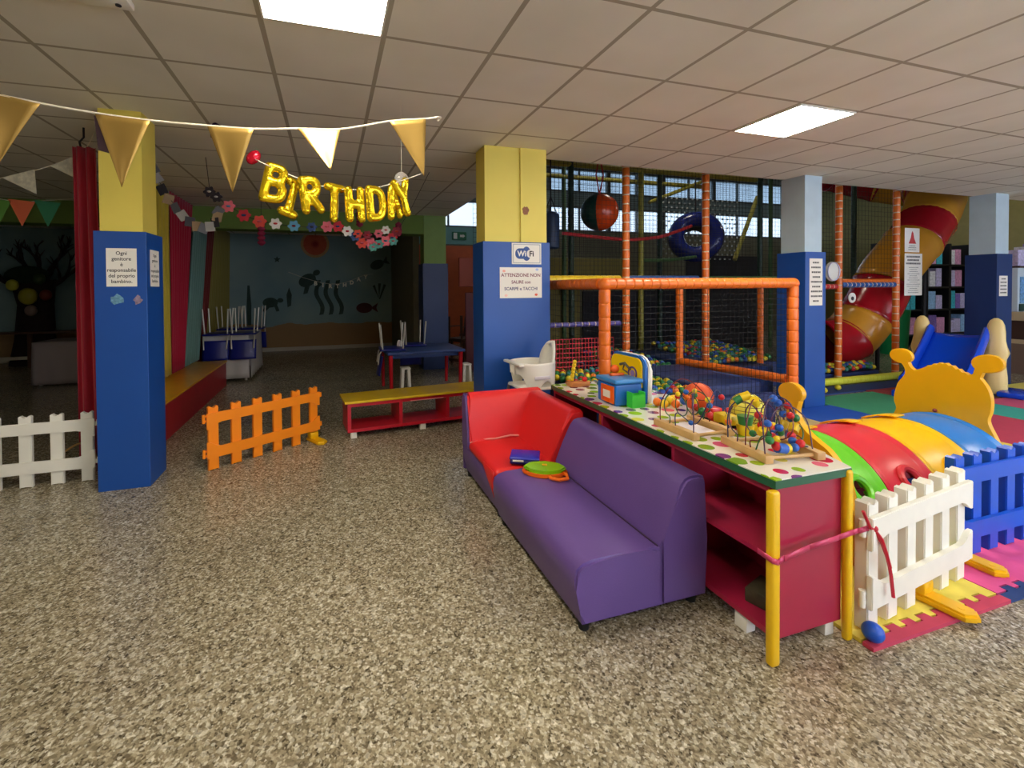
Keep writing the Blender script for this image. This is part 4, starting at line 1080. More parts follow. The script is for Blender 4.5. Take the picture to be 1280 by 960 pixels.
tag(obj('pool_ball', MB().sphere((6.75, 4.42, .055), .037, 12, 8), BMAT[1]), 'second stray yellow ball outside the lime padded edge, nearer the tube slide', 'ball')
# round white things hanging on the frame next to the pale column
t = thing('round_sign', 'round white disc hung on the orange post beside the pale column', 'sign', (7.02, 4.7, 1.68))
obj('disc', MB().sphere((7.02, 4.69, 1.68), .13, 20, 12, (1, .35, 1.1)), WHITE, t, w=True)
obj('rim', MB().tube([(7.02 + .12 * math.cos(a), 4.66, 1.68 + .13 * math.sin(a)) for a in [2 * PI * i / 28 for i in range(28)]], .008, 6, closed=True), mat('pale_lilac_rim', (205, 200, 220), .5), t, w=True)
t = thing('face_sign', 'small white round face sign on the frame below the blue rail', 'sign', (7.48, 4.71, 1.29))
obj('plate', MB().lathe([(.075, 0), (.075, .01)], (7.48, 4.715, 1.29), (0, -1, 0), 22), PAPER, t, w=True)
obj('print', disc(MB(), 0, 0, .03, 0, .002, 14).xform(Matrix.Translation((7.48, 4.703, 1.28)) @ Matrix.Rotation(PI / 2, 4, 'Z')), INK, t, w=True)

# ================================================================ RIGHT-HAND BACKGROUND
t = thing('toy_rack', 'tall dark rack of packaged toys behind the tube slide', 'shelf', (14.1, 7.4, 0))
RK = mat('rack_black', (20, 20, 24), .5)
for x in (12.75, 13.75, 14.75, 15.6):
    obj('upright', MB().rect(x - .04, x + .04, 7.1, 7.6, 0, 2.5), RK, t, w=True, smooth=False)
for z in (.25, .85, 1.4, 1.95):
    obj('shelf', MB().rect(12.79, 15.56, 7.1, 7.6, z, z + .04), RK, t, w=True, smooth=False)
obj('back_board', MB().rect(12.79, 15.56, 7.605, 7.62, 0, 2.5), RK, t, w=True, smooth=False)
BXC = [('lilac', (210, 200, 236)), ('pale blue', (160, 205, 245)), ('pink', (226, 160, 196)), ('white', (240, 240, 244)), ('aqua', (70, 200, 215)), ('grey', (160, 160, 168)), ('violet', (140, 110, 190))]
BXM = [mat('pack_' + n.replace(' ', '_'), c, .5, noise=.35, nscale=22) for n, c in BXC]
for si, z in enumerate((.29, .89, 1.44, 1.99)):
    x = 12.84
    while x < 15.4:
        w_ = R_.uniform(.16, .30)
        nx = None
        for u in (13.75, 14.75):
            if x < u + .05 and x + w_ > u - .05: nx = u + .06
        if nx: x = nx; continue
        if x + w_ > 15.54: break
        hh = R_.uniform(.30, .46); k = R_.randrange(7)
        tag(obj('toy_box', MB().rect(x, x + w_, 7.14, 7.36, z + .0005, z + hh, .004), BXM[k], smooth=False),
            '%s packaged toy box on the %s shelf of the dark rack' % (BXC[k][0], ('lowest', 'second', 'third', 'topmost')[si]), 'box', 'packaged toys on the dark rack')
        x += w_ + .02
tag(obj('storage_bin', MB().lathe([(.22, 0), (.27, .95), (.25, .95), (.205, .02)], (11.6, 6.5, 0), seg=20), plastic('bin_green', (10, 150, 85), .5)), 'green round bin on the floor beneath the tube slide', 'bin')
t = thing('sideboard', 'low cream and brown sideboard past the navy column', 'cabinet', (11.4, 4.4, 0))
CRM = mat('cream_laminate', (206, 186, 150), .5); BRN = mat('brown_laminate', (70, 48, 40), .6)
obj('worktop', MB().rect(10.75, 12.6, 4.12, 4.7, .88, 1.02, .01), CRM, t, w=True)
obj('carcass', MB().rect(10.8, 12.55, 4.45, 4.68, 0, .879), BRN, t, w=True, smooth=False)
obj('shelf', MB().rect(10.8, 12.55, 4.15, 4.449, .5, .57), CRM, t, w=True, smooth=False)
obj('lower_front', MB().rect(10.8, 12.55, 4.16, 4.449, 0, .499), mat('taupe_laminate', (128, 106, 92), .6), t, w=True, smooth=False)
obj('side_panel', MB().rect(10.8, 10.85, 4.14, 4.449, .5701, .879), BRN, t, w=True, smooth=False)
t = thing('drinks_cooler', 'bright blue packed drinks cooler standing on the cream sideboard', 'cooler', (11.6, 4.4, 1.02))
obj('cabinet', MB().rect(10.9, 12.3, 4.40, 4.62, 1.021, 1.75, .01), mat('cooler_white', (200, 215, 225), .4), t, w=True)
obj('front', MB().rect(10.95, 12.25, 4.39, 4.3985, 1.16, 1.60), mat('cooler_blue', (120, 176, 230), .3, noise=.5, nscale=30), t, w=True, smooth=False)
obj('skirt', MB().rect(10.93, 12.27, 4.385, 4.3985, 1.03, 1.15), mat('cooler_dark_green', (24, 60, 56), .5), t, w=True, smooth=False)
t = thing('party_bunting_shelf', 'dark shelf of mixed party goods above the drinks cooler', 'shelf', (11.6, 4.5, 1.76))
obj('board', MB().rect(10.9, 12.3, 4.38, 4.62, 1.752, 1.78), BRN, t, w=True, smooth=False)
for i in range(5):
    tag(obj('toy_box', MB().rect(10.95 + .26 * i, 11.17 + .26 * i, 4.42, 4.58, 1.7805, 2.05 + .06 * (i % 3), .004), BXM[(i * 3) % 7], smooth=False), '%s box on the shelf over the drinks cooler' % BXC[(i * 3) % 7][0], 'box', 'boxes above the drinks cooler')
# ================================================================ SIGNS
def sheet(name, label, cat, x0, x1, z0, z1, y, lines, size, col=INK, spacing=1.0, th=.002, paper=PAPER):
    t = thing(name, label, cat, ((x0 + x1) / 2, y, z0))
    obj('sheet', MB().rect(x0, x1, y - th, y, z0, z1), paper, t, w=True, smooth=False)
    if lines:
        b = MB().text('\n'.join(lines), size, MT(((x0 + x1) / 2, y - th - .0004, (z0 + z1) / 2), FRONT), .0003, spacing=spacing, bold=.0006)
        obj('lettering', b, col, t, w=True, smooth=False)
    return t
Yc = 3.8885   # face of the lower panels
RULES = ['Ogni', 'genitore', '\u00e8', 'responsabile', 'del proprio', 'bambino.']
sheet('notice_sign', 'cream notice sheet on the front of the column by the white fence', 'sign', -1.552, -1.362, 1.500, 1.780, Yc, RULES, .036, mat('grey_ink', (70, 68, 66), .8), 1.15)
# same notice on the side of that column, seen edge on
t = thing('notice_sign', 'narrow cream notice on the inner side of the column by the stage', 'sign', (-1.298, 4.05, 1.5))
obj('sheet', MB().rect(-1.2995, -1.2975, 3.955, 4.135, 1.50, 1.78), PAPER, t, w=True, smooth=False)
obj('lettering', MB().text('\n'.join(RULES), .034, Matrix.Translation((-1.297, 4.045, 1.64)) @ Matrix.Rotation(PI / 2, 4, 'Z') @ Matrix.Rotation(FRONT, 4, 'X'), .0003, spacing=1.15), mat('grey_ink'), t, w=True, smooth=False)
# worn stickers
for i, (x, z, r, c, nm) in enumerate(((-1.49, 1.405, .035, (110, 160, 190), 'pale blue worn sticker, long and torn, below the cream notice'), (-1.36, 1.40, .032, (150, 130, 150), 'worn lilac and white sticker below the cream notice'))):
    pl = [(r * (1 + .35 * math.sin(3.1 * k + i)) * math.cos(2 * PI * k / 12) * (1.2 if i == 0 else .8), r * (1 + .3 * math.cos(2.3 * k)) * math.sin(2 * PI * k / 12)) for k in range(12)]
    tag(obj('sticker', MB().prism(pl, .001, MT((x, Yc + .0012, z), FRONT)), mat('sticker_%d' % i, c, .6, noise=.5, nscale=60), smooth=False), nm, 'sticker')
pl = [(.035 * (1 + .3 * math.sin(2.7 * k)) * math.cos(2 * PI * k / 12), .04 * (1 + .25 * math.cos(3.3 * k)) * math.sin(2 * PI * k / 12)) for k in range(12)]
tag(obj('sticker', MB().prism(pl, .001, MT((1.792, 3.9215, 2.205), FRONT)), mat('sticker_brown', (150, 96, 60), .6, noise=.4, nscale=60), smooth=False), 'small worn brown sticker on the yellow part of the widest column', 'sticker')
# Wi-Fi sign
Yw = 3.9085
t = thing('wireless_sign', 'white wireless internet sign on the widest blue column', 'sign', (1.79, Yw, 1.68))
obj('sheet', MB().rect(1.64, 1.945, Yw - .003, Yw, 1.695, 1.895), PAPER, t, w=True, smooth=False)
WBL = mat('wifi_blue', (36, 74, 140), .5)
def rr(cx, cz, w_, h_, r):
    p = []
    for sx_, sz_, a0 in ((1, 1, 0), (-1, 1, 90), (-1, -1, 180), (1, -1, 270)):
        for k in range(7):
            a = math.radians(a0 + 15 * k); p.append((cx + sx_ * (w_ / 2 - r) + r * math.cos(a), cz + sz_ * (h_ / 2 - r) + r * math.sin(a)))
    return p
obj('border', MB().prism(rr(1.7925, 1.795, .285, .182, .01), .0005, MT((0, Yw - .003, 0), FRONT)), mat('sign_grey', (176, 178, 182), .7), t, w=True, smooth=False)
obj('panel', MB().prism(rr(1.7925, 1.795, .268, .166, .008), .0005, MT((0, Yw - .0036, 0), FRONT)), PAPER, t, w=True, smooth=False)
obj('emblem', MB().prism(rr(1.76, 1.795, .17, .10, .045), .0005, MT((0, Yw - .0042, 0), FRONT)).prism([(1.79 + .045 * math.cos(2 * PI * k / 20), 1.795 + .068 * math.sin(2 * PI * k / 20)) for k in range(20)], .0004, MT((0, Yw - .0042, 0), FRONT)), WBL, t, w=True, smooth=False)
obj('badge', MB().prism(rr(1.842, 1.795, .095, .075, .03), .0005, MT((0, Yw - .0048, 0), FRONT)), PAPER, t, w=True, smooth=False)
obj('lettering', MB().text('Wi', .072, MT((1.742, Yw - .0056, 1.793), FRONT), .0003, bold=.002), PAPER, t, w=True, smooth=False)
obj('lettering', MB().text('Fi', .072, MT((1.842, Yw - .0056, 1.793), FRONT), .0003, bold=.002), INK, t, w=True, smooth=False)
t = sheet('warning_sign', 'white warning notice below the wireless sign', 'sign', 1.518, 1.95, 1.375, 1.665, Yw, None, 0)
obj('lettering', MB().text('ATTENZIONE NON', .046, MT((1.734, Yw - .0026, 1.590), FRONT), .0003, bold=.0006), mat('maroon_ink', (120, 34, 66), .8), t, w=True, smooth=False)
obj('lettering', MB().text('SALIRE con', .042, MT((1.734, Yw - .0026, 1.525), FRONT), .0003, bold=.0006), mat('maroon_ink'), t, w=True, smooth=False)
obj('lettering', MB().text('SCARPE e TACCHI', .042, MT((1.734, Yw - .0026, 1.462), FRONT), .0003, bold=.0006), mat('navy_ink', (60, 56, 110), .8), t, w=True, smooth=False)
for x, z, c in ((1.56, 1.63, (240, 170, 150)), (1.90, 1.645, (170, 190, 230)), (1.89, 1.405, (220, 90, 60)), (1.58, 1.40, (245, 200, 190))):
    obj('printed_spot', MB().prism([(x + .016 * math.cos(2 * PI * k / 10), z + .012 * math.sin(2 * PI * k / 10)) for k in range(10)], .0004, MT((0, Yw - .0021, 0), FRONT)), mat('spot_%d' % c[1], c, .8), t, w=True, smooth=False)
# illegible small notices: rows of printed marks
def marks(t, x0, x1, z0, z1, y, n, seed, m=INK, h=.35):
    r = random.Random(seed); b = MB(); st = (z1 - z0) / n
    for i in range(n):
        z = z1 - (i + .5) * st; w_ = (x1 - x0) * r.uniform(.5, .95); c = (x0 + x1) / 2; x = c - w_ / 2
        while x < c + w_ / 2 - .006:
            q = r.uniform(.008, .02); b.rect(x, x + q, y - .0006, y, z - st * h / 2, z + st * h / 2); x += q + .006
    obj('print', b, m, t, w=True, smooth=False)
t = sheet('notice_sign', 'tall narrow white notice on the pale blue column', 'sign', 5.485, 5.70, 1.235, 1.80, 3.9135, None, 0); marks(t, 5.50, 5.685, 1.26, 1.78, 3.911, 9, 3)
t = sheet('notice_sign', 'small white notice on the navy column', 'sign', 9.26, 9.46, 1.305, 1.60, 3.9235, None, 0); marks(t, 9.275, 9.445, 1.33, 1.58, 3.921, 5, 4)
Yp = 4.705
t = sheet('poster', 'white poster with a red triangular figure beside the orange post', 'poster', 8.64, 8.99, 1.995, 2.375, Yp, None, 0)
obj('red_figure', MB().prism([(8.73, 2.13), (8.91, 2.13), (8.86, 2.22), (8.84, 2.30), (8.82, 2.33), (8.80, 2.30), (8.78, 2.22)], .0006, MT((0, Yp - .002, 0), FRONT)), mat('poster_red', (196, 60, 62), .8), t, w=True, smooth=False)
marks(t, 8.72, 8.92, 2.02, 2.11, Yp - .002, 3, 5, mat('grey_ink'))
t = sheet('regulations_poster', 'long white regulations poster hung under the red figure poster', 'poster', 8.64, 9.06, 1.31, 1.975, Yp, None, 0)
marks(t, 8.66, 9.04, 1.79, 1.95, Yp - .002, 3, 6, INK, .5); marks(t, 8.68, 9.02, 1.34, 1.77, Yp - .002, 13, 7, mat('grey_ink'), .25)
# exit sign
t = thing('exit_sign', 'green running figure exit sign on the teal wall band', 'sign', (3.3, 11.5, 2.79))
obj('housing', MB().rect(3.13, 3.52, 11.50, 11.548, 2.775, 2.985, .006), mat('exit_green', (20, 110, 70), .5), t, w=True)
b = MB(); b.prism([(3.16, 2.80), (3.26, 2.80), (3.26, 2.96), (3.16, 2.96)], .001, MT((0, 11.4995, 0), FRONT)); b.prism([(3.34, 2.85), (3.42, 2.85), (3.42, 2.83), (3.48, 2.88), (3.42, 2.93), (3.42, 2.91), (3.34, 2.91)], .001, MT((0, 11.4995, 0), FRONT))
obj('pictogram', b, PAPER, t, w=True, smooth=False)

# ================================================================ GOLD PENNANT GARLAND
GOLD = mat('gold_foil_card', (174, 140, 70), .42, metal=.55, noise=.06, nscale=4)
GY = 2.2
t = thing('hanging_pennant_garland', 'white string of large gold foil pennants across the ceiling', 'bunting', (0, GY, 2.2))
SP = [(-1.62, GY, 2.33), (-1.32, GY, 2.248), (-1.10, GY, 2.213), (-.90, GY, 2.192), (-.70, GY, 2.182), (-.49, GY, 2.182), (-.31, GY, 2.186), (-.13, GY, 2.205), (.06, GY, 2.222), (.29, GY, 2.282), (.465, GY, 2.312), (.54, GY, 2.328), (.65, GY + .5, 2.50), (.82, GY + 1.22, CEIL - .004)]
obj('string', MB().tube(catmull(SP), .0045, 6), STRING, t, w=True)
def pennant(xa, za, xb, zb, tip, lean=0.0, m=GOLD, lab=None, tw=0.0):
    b = MB()
    def f(u, v):
        top = Vector((xa + (xb - xa) * u, GY - .004 - tw * (u - .5), za + (zb - za) * u))
        tp = Vector((tip[0], GY - .004 + lean, tip[1]))
        p = top.lerp(tp, v); p.y += .005 * math.sin(PI * v) * math.sin(PI * u * 1.5 + .5) ; return p
    b.grid(f, 8, 12)
    bmesh.ops.remove_doubles(b.bm, verts=b.bm.verts, dist=1e-5)
    o = obj('pennant', b, m, t, w=True, label=lab); o.modifiers.new('thick', 'SOLIDIFY').thickness = .0015
pennant(-1.34, 2.255, -1.085, 2.207, (-1.235, 1.955), .02)
pennant(-.905, 2.188, -.712, 2.180, (-.814, 1.893), -.01)
pennant(-.500, 2.178, -.316, 2.183, (-.408, 1.900), .02)
pennant(-.133, 2.205, .056, 2.219, (.010, 1.985), -.15, lab='pennant catching the light of the ceiling panel')
pennant(.287, 2.279, .466, 2.311, (.450, 2.02), -.02)
b = MB(); b.prism([(-.915, 2.186), (-.80, 2.182), (-.862, 2.035), (-.902, 2.045)], .001, MT((0, GY + .012, 0), FRONT))
obj('pennant', b, mat('dark_plum_card', (66, 40, 50), .6), t, w=True, smooth=False, label='dark plum pennant behind the gold one')

# ================================================================ BIRTHDAY LETTER BALLOONS
FOIL = mat('gold_foil_balloon', (232, 196, 32), .17, metal=.85, bump=.45, bscale=26)
LY = 3.0
t = thing('hanging_letter_balloon_banner', 'gold foil letter balloons spelling BIRTHDAY hanging on a cord', 'balloon banner', (.1, LY, 2.2))
S = {'B': [[(0, 0), (0, 1)], [(0, 1), (.42, .98), (.5, .78), (.4, .58), (.05, .54)], [(.4, .55), (.56, .36), (.5, .08), (0, 0)]],
     'I': [[(.25, 0), (.25, 1)], [(.02, 1), (.48, 1)], [(.02, 0), (.48, 0)]],
     'R': [[(0, 0), (0, 1)], [(0, 1), (.42, .98), (.52, .78), (.42, .56), (.05, .52)], [(.22, .52), (.55, 0)]],
     'T': [[(.28, 0), (.28, 1)], [(0, 1), (.56, 1)]],
     'H': [[(0, 0), (0, 1)], [(.5, 0), (.5, 1)], [(0, .5), (.5, .5)]],
     'D': [[(0, 0), (0, 1)], [(0, 1), (.38, .95), (.54, .7), (.54, .3), (.38, .05), (0, 0)]],
     'A': [[(0, 0), (.28, 1), (.56, 0)], [(.12, .36), (.44, .36)]],
     'Y': [[(.28, 0), (.28, .5), (0, 1)], [(.28, .5), (.56, 1)]]}
def letter(ch, x, z, h, tilt, yaw=0.0, dy=0.0):
    b = MB(); r = .029
    for st in S[ch]:
        pts = catmull([Vector((px * h * .86, 0, pz * h)) for px, pz in st], 6) if len(st) > 3 else [Vector((px * h * .86, 0, pz * h)) for px, pz in st]
        if len(st) <= 3:
            q = []
            for a, c in zip(pts, pts[1:]):
                for k in range(6): q.append(a.lerp(c, k / 6))
            pts = q + [pts[-1]]
        b.tube(pts, r, 10, scale=(1, .85)); b.sphere(pts[0], r, 10, 6); b.sphere(pts[-1], r, 10, 6)
    m = Matrix.Translation((x, LY + dy, z)) @ Matrix.Rotation(yaw, 4, 'Z') @ Matrix.Rotation(-tilt, 4, 'Y')
    b.xform(m)
    o = obj('letter_balloon', b, FOIL, t, w=True)
    rm = o.modifiers.new('merge', 'REMESH'); rm.mode = 'VOXEL'; rm.voxel_size = .008; rm.use_smooth_shade = True
    sm = o.modifiers.new('soft', 'SMOOTH'); sm.factor = .5; sm.iterations = 5
    return o
letter('B', -.385, 2.035, .20, math.radians(-12), .15)
letter('I', -.285, 1.965, .20, math.radians(-16), .5, .02)
letter('R', -.135, 1.965, .19, math.radians(8), .2)
letter('T', -.01, 1.925, .20, math.radians(-2), .55, -.01)
letter('H', .13, 1.925, .185, math.radians(3), .25)
letter('D', .265, 1.935, .19, math.radians(4), .3, .01)
letter('A', .40, 1.955, .20, math.radians(14), .75, .03)
letter('Y', .475, 1.975, .21, math.radians(18), .55, .05)
obj('cord', MB().tube(catmull([(-.717, LY + 1.94, CEIL - .003), (-.43, LY + .02, 2.27), (-.3, LY + .02, 2.215), (-.05, LY + .02, 2.13), (.2, LY + .02, 2.12), (.4, LY + .02, 2.17), (.60, LY + .02, 2.25), (1.02, LY + 2.1, CEIL - .003)]), .003, 6), STRING, t, w=True)
obj('red_balloon', MB().sphere((-.435, LY, 2.275), .045, 14, 10, (.8, .6, 1.1), Matrix.Rotation(.7, 3, 'Y')), mat('red_foil', (190, 20, 44), .2, metal=.5), t, w=True, label='small red balloon tied at the cord end')
b = MB().sphere((.49, LY + .15, 2.235), .05, 16, 10, (1, .6, 1.1))
obj('balloon_string', MB().tube([(.49, LY + .15, 2.285), (.49, LY + .15, CEIL - .003)], .0012, 5), STRING, t, w=True)
o = obj('clear_balloon', b, mat('clear_film', (230, 225, 215), .1, alpha=.3), t, w=True, label='small clear deflated balloon')
tag(obj('hanging_foil_balloon', MB().tube([(-.86, 4.0, CEIL - .005), (-.85, 4.0, 2.76), (-.83, 3.98, 2.70), (-.79, 3.96, 2.66)], [.012, .05, .06, .02], 10, scale=(1, .4)), mat('purple_foil', (58, 40, 84), .25, metal=.6, bump=.5, bscale=30)), 'deflated dark purple foil balloon stuck under the ceiling', 'balloon')

# ================================================================ PARTY ROOM GARLANDS
FC = [('black', (44, 36, 40)), ('pink', (230, 110, 120)), ('red', (190, 40, 52)), ('coral', (206, 70, 56)), ('white', (220, 216, 205)), ('blue', (90, 150, 180)), ('navy', (50, 74, 120)), ('rose', (206, 96, 110)), ('teal', (80, 150, 140)), ('maroon', (130, 34, 50))]
FM = [mat('paper_' + n, c, .8) for n, c in FC]
def flower(c, r, m, m2, par, face=(-.1, -1, .1)):
    q = align_z(face); b = MB(); c = Vector(c); n = 40
    pl = [(r * (.86 + .14 * math.cos(6 * 2 * PI * k / n)) * math.cos(2 * PI * k / n), r * (.86 + .14 * math.cos(6 * 2 * PI * k / n)) * math.sin(2 * PI * k / n)) for k in range(n)]
    b.prism(pl, .012, Matrix.Translation(c) @ q.to_4x4())
    o = obj('flower', b, m, par, w=True)
    obj('flower_centre', MB().sphere(c + q @ Vector((0, 0, .014)), r * .34, 10, 6, (1, 1, .5)), m2, o, w=True)
gy = 5.03
t = thing('hanging_flower_garland', 'sagging garland of coloured paper flowers across the party room', 'garland', (-.2, gy, 2.2))
gp = catmull([(-1.13, gy, 2.45), (-.98, gy, 2.33), (-.75, gy, 2.20), (-.5, gy, 2.15), (-.2, gy, 2.13), (.05, gy, 2.15), (.22, gy, 2.09), (.34, gy, 1.98), (.5, gy, 1.97), (.62, gy, 2.01), (.72, gy, 2.10)], 10)
obj('string', MB().tube([(-1.17, gy + .03, CEIL - .003)] + gp + [(.9, gy, 2.4), (1.1, gy, CEIL - .003)], .003, 5), INK, t, w=True)
seq = [0, 0, 1, 2, 3, 4, 5, 6, 7, 2, 4, 6, 3, 7, 8, 1, 2, 9]
for k, ci in enumerate(seq):
    p = gp[int(k * (len(gp) - 1) / (len(seq) - 1))]
    flower((p.x, p.y - .01, p.z + R_.uniform(-.012, .012)), .062 + R_.uniform(-.008, .008), FM[ci], FM[(ci + 4) % 10 if ci != 4 else 2], t)
for x, z, ci in ((.40, 2.06, 9), (.52, 2.08, 7), (.60, 2.12, 4), (.68, 2.0, 8), (.30, 2.07, 3), (.46, 1.93, 8)):
    flower((x, gy - .02, z), .052, FM[ci], FM[(ci + 3) % 10], t)
t = thing('hanging_letter_garland', 'dark grey garland of paper shapes drooping beside the yellow column', 'garland', (-1.3, 5.0, 2.2))
lp = catmull([(-1.60, 5.0, 2.66), (-1.53, 5.0, 2.46), (-1.42, 5.0, 2.29), (-1.30, 5.0, 2.16), (-1.18, 5.0, 2.10), (-1.08, 5.0, 2.16), (-1.05, 5.0, 2.27)], 8)
obj('string', MB().tube([(-1.62, 5.0, CEIL - .003)] + lp, .003, 5), INK, t, w=True)
GG = [mat('grey_paper', (96, 96, 100), .7), mat('pale_grey_paper', (160, 156, 148), .7), mat('charcoal_paper', (52, 48, 52), .7), mat('tan_paper', (150, 124, 90), .7)]
for k in range(13):
    p = lp[int(k * (len(lp) - 1) / 12)]
    obj('paper_shape', MB().box((p.x, p.y - .008, p.z - .02), (.085, .004, .095), Matrix.Rotation(R_.uniform(-.6, .6), 3, 'Y') @ Matrix.Rotation(R_.uniform(-.5, .5), 3, 'Z')), GG[k % 4], t, w=True, smooth=False)
# pale patterned bunting on the far side of the yellow column
t = thing('hanging_patterned_bunting', 'pale patterned paper bunting by the red curtain', 'bunting', (-2.3, 4.5, 2.5))
MPT = mat('patterned_paper', (206, 200, 176), .8, noise=.35, nscale=30)
obj('string', MB().tube(catmull([(-2.62, 4.5, 2.33), (-2.47, 4.5, 2.375), (-2.2, 4.5, 2.475), (-1.95, 4.5, 2.62), (-1.86, 4.5, CEIL - .003)]), .003, 5).tube([(-2.62, 4.5, 2.33), (-2.9, 4.5, CEIL - .003)], .003, 5), STRING, t, w=True)
obj('pennant', MB().prism([(-2.475, 2.373), (-2.265, 2.455), (-2.255, 2.255)], .002, MT((0, 4.495, 0), FRONT)), MPT, t, w=True, smooth=False)
obj('pennant', MB().prism([(-2.165, 2.49), (-1.965, 2.60), (-1.975, 2.39)], .002, MT((0, 4.495, 0), FRONT)), MPT, t, w=True, smooth=False)
t = thing('hanging_coloured_bunting', 'green and orange bunting hanging in the dim side room', 'bunting', (-3.0, 5.6, 2.3))
obj('string', MB().tube([(-3.3, 5.6, 2.42), (-2.95, 5.6, 2.36), (-2.5, 5.6, 2.42), (-2.2, 5.6, CEIL - .003)], .003, 5).tube([(-3.3, 5.6, 2.42), (-3.5, 5.6, CEIL - .003)], .003, 5), STRING, t, w=True)
for x, c in ((-3.12, (96, 150, 60)), (-2.93, (226, 110, 70)), (-2.72, (50, 130, 90))):
    obj('pennant', MB().prism([(x - .11, 2.39), (x + .11, 2.37), (x, 2.12)], .002, MT((0, 5.595, 0), FRONT)), mat('bunting_%d' % c[0], c, .8), t, w=True, smooth=False)
bb = tag(obj('hanging_balloon', MB().sphere((-2.83, 4.9, 2.52), .10, 18, 12, (1, 1, 1.15)), plastic('balloon_teal', (20, 110, 120), .25)), 'teal balloon under the ceiling behind the first gold pennant', 'balloon')
obj('balloon_string', MB().tube([(-2.83, 4.9, 2.634), (-2.83, 4.9, CEIL - .003)], .002, 5), STRING, bb, w=True)
# red hanging tassels
for x, y, z0, z1, lab in ((-.86, 6.5, 2.06, 2.38, 'dark pink hanging paper tassel before the sea mural'), (.42, 6.6, 2.36, 2.60, 'dark red hanging streamer beneath the gold balloons'), (1.02, 6.9, 2.28, 2.5, 'dark red paper tassel near the green column')):
    tt = thing('hanging_paper_tassel', lab, 'decoration', (x, y, z0))
    b = MB(); n = 5
    for k in range(n): b.lathe([(.015, 0), (.05, .03), (.05, .05), (.015, .08)], (x, y, z0 + (z1 - z0 - .08) * k / (n - 1)), seg=10)
    obj('tassel', b, mat('dark_pink_paper', (150, 34, 70), .8), tt, w=True)
    obj('string', MB().tube([(x, y, z1), (x, y, CEIL - .003)], .003, 5), INK, tt, w=True)

# ================================================================ SEA MURAL DECORATIONS
WY = 11.5995
def decal(name, polys, col, label, cat, x, z, s=1.0, rot=0.0, flip=1):
    t = obj(name, _dec(polys, x, z, s, rot, flip), mat('decal_' + '_'.join(map(str, col)), col, .8, noise=.3, nscale=9), smooth=False)
    return tag(t, label, cat)
def _dec(polys, x, z, s, rot, flip):
    b = MB()
    for p in polys:
        b.prism([(flip * px * s, pz * s) for px, pz in p], .004, Matrix.Translation((x, WY, z)) @ Matrix.Rotation(-rot, 4, 'Y') @ Matrix.Rotation(FRONT, 4, 'X'))
    return b
def ell(cx, cz, a, b_, n=16, rot=0.0): return [(cx + a * math.cos(2 * PI * k / n) * math.cos(rot) - b_ * math.sin(2 * PI * k / n) * math.sin(rot), cz + a * math.cos(2 * PI * k / n) * math.sin(rot) + b_ * math.sin(2 * PI * k / n) * math.cos(rot)) for k in range(n)]
TUR = [ell(0, 0, .17, .12), ell(.22, .05, .07, .055), [(-.1, -.08), (.0, -.1), (-.12, -.22), (-.2, -.2)], [(.08, -.08), (.15, -.06), (.2, -.2), (.13, -.22)]]
FISH = [ell(0, 0, .2, .13), [(.16, 0), (.34, .12), (.30, 0), (.34, -.12)]]
dg = (52, 74, 66)
decal('wall_turtle', TUR, dg, 'dark turtle shaped wall decal low above the sand', 'wall decal', -1.36, 1.17, 1.0)
decal('wall_kelp', [[(0, -.2), (.08, -.16), (.1, .1), (.04, .28), (-.02, .1)]], dg, 'dark kelp wall decal beside the low turtle', 'wall decal', -.98, 1.25)
decal('wall_turtle', TUR, dg, 'dark turtle shaped wall decal beneath the paper rosette', 'wall decal', -.52, 1.70, 1.25, .5)
decal('wall_fish', FISH, (84, 30, 28), 'dark red fish wall decal above the blue tables', 'wall decal', .83, 1.0, 1.0)
decal('wall_fish', FISH, dg, 'dark green fish decal with long tail under the flower garland', 'wall decal', 1.16, 2.1, .9, .4, 1)
decal('wall_coral', [[(0, -.2), (.03, -.2), (.18, .16), (.12, .18)], [(0, -.2), (.05, .2), (-.02, .2)], [(0, -.2), (-.16, .14), (-.1, .16)]], dg, 'dark branching coral decal over the dark red fish', 'wall decal', 1.2, 1.42)
decal('wall_kelp', [[(-.03, -.4), (.04, -.4), (.05, .0), (.02, .42), (-.02, .42), (-.04, 0)]], dg, 'tall thin dark kelp strip decal at the mural end', 'wall decal', -1.83, 1.1, 1.15)
for i, x in enumerate((-.26, -.04, .20)):
    pl = [(.05 + .05 * math.sin(k * .75), -.45 + .085 * k) for k in range(11)]; pr = [(px - .10, pz) for px, pz in reversed(pl)]
    decal('wall_seaweed', [pl + pr], dg, ('first', 'second', 'third')[i] + ' of the three dark wavy seaweed decals, counted from the turtles', 'wall decal', x, 1.30, 1.0, .12)
decal('wall_starfish', [[(.14 * (1 if k % 2 == 0 else .42) * math.cos(PI / 2 + PI * k / 5), .14 * (1 if k % 2 == 0 else .42) * math.sin(PI / 2 + PI * k / 5)) for k in range(10)]], dg, 'small dark starfish decal high above the low turtle', 'wall decal', -1.2, 2.2, .6)
t = thing('paper_rosette', 'round orange and red paper fan rosette on the sea mural', 'rosette', (-.33, 11.55, 2.585))
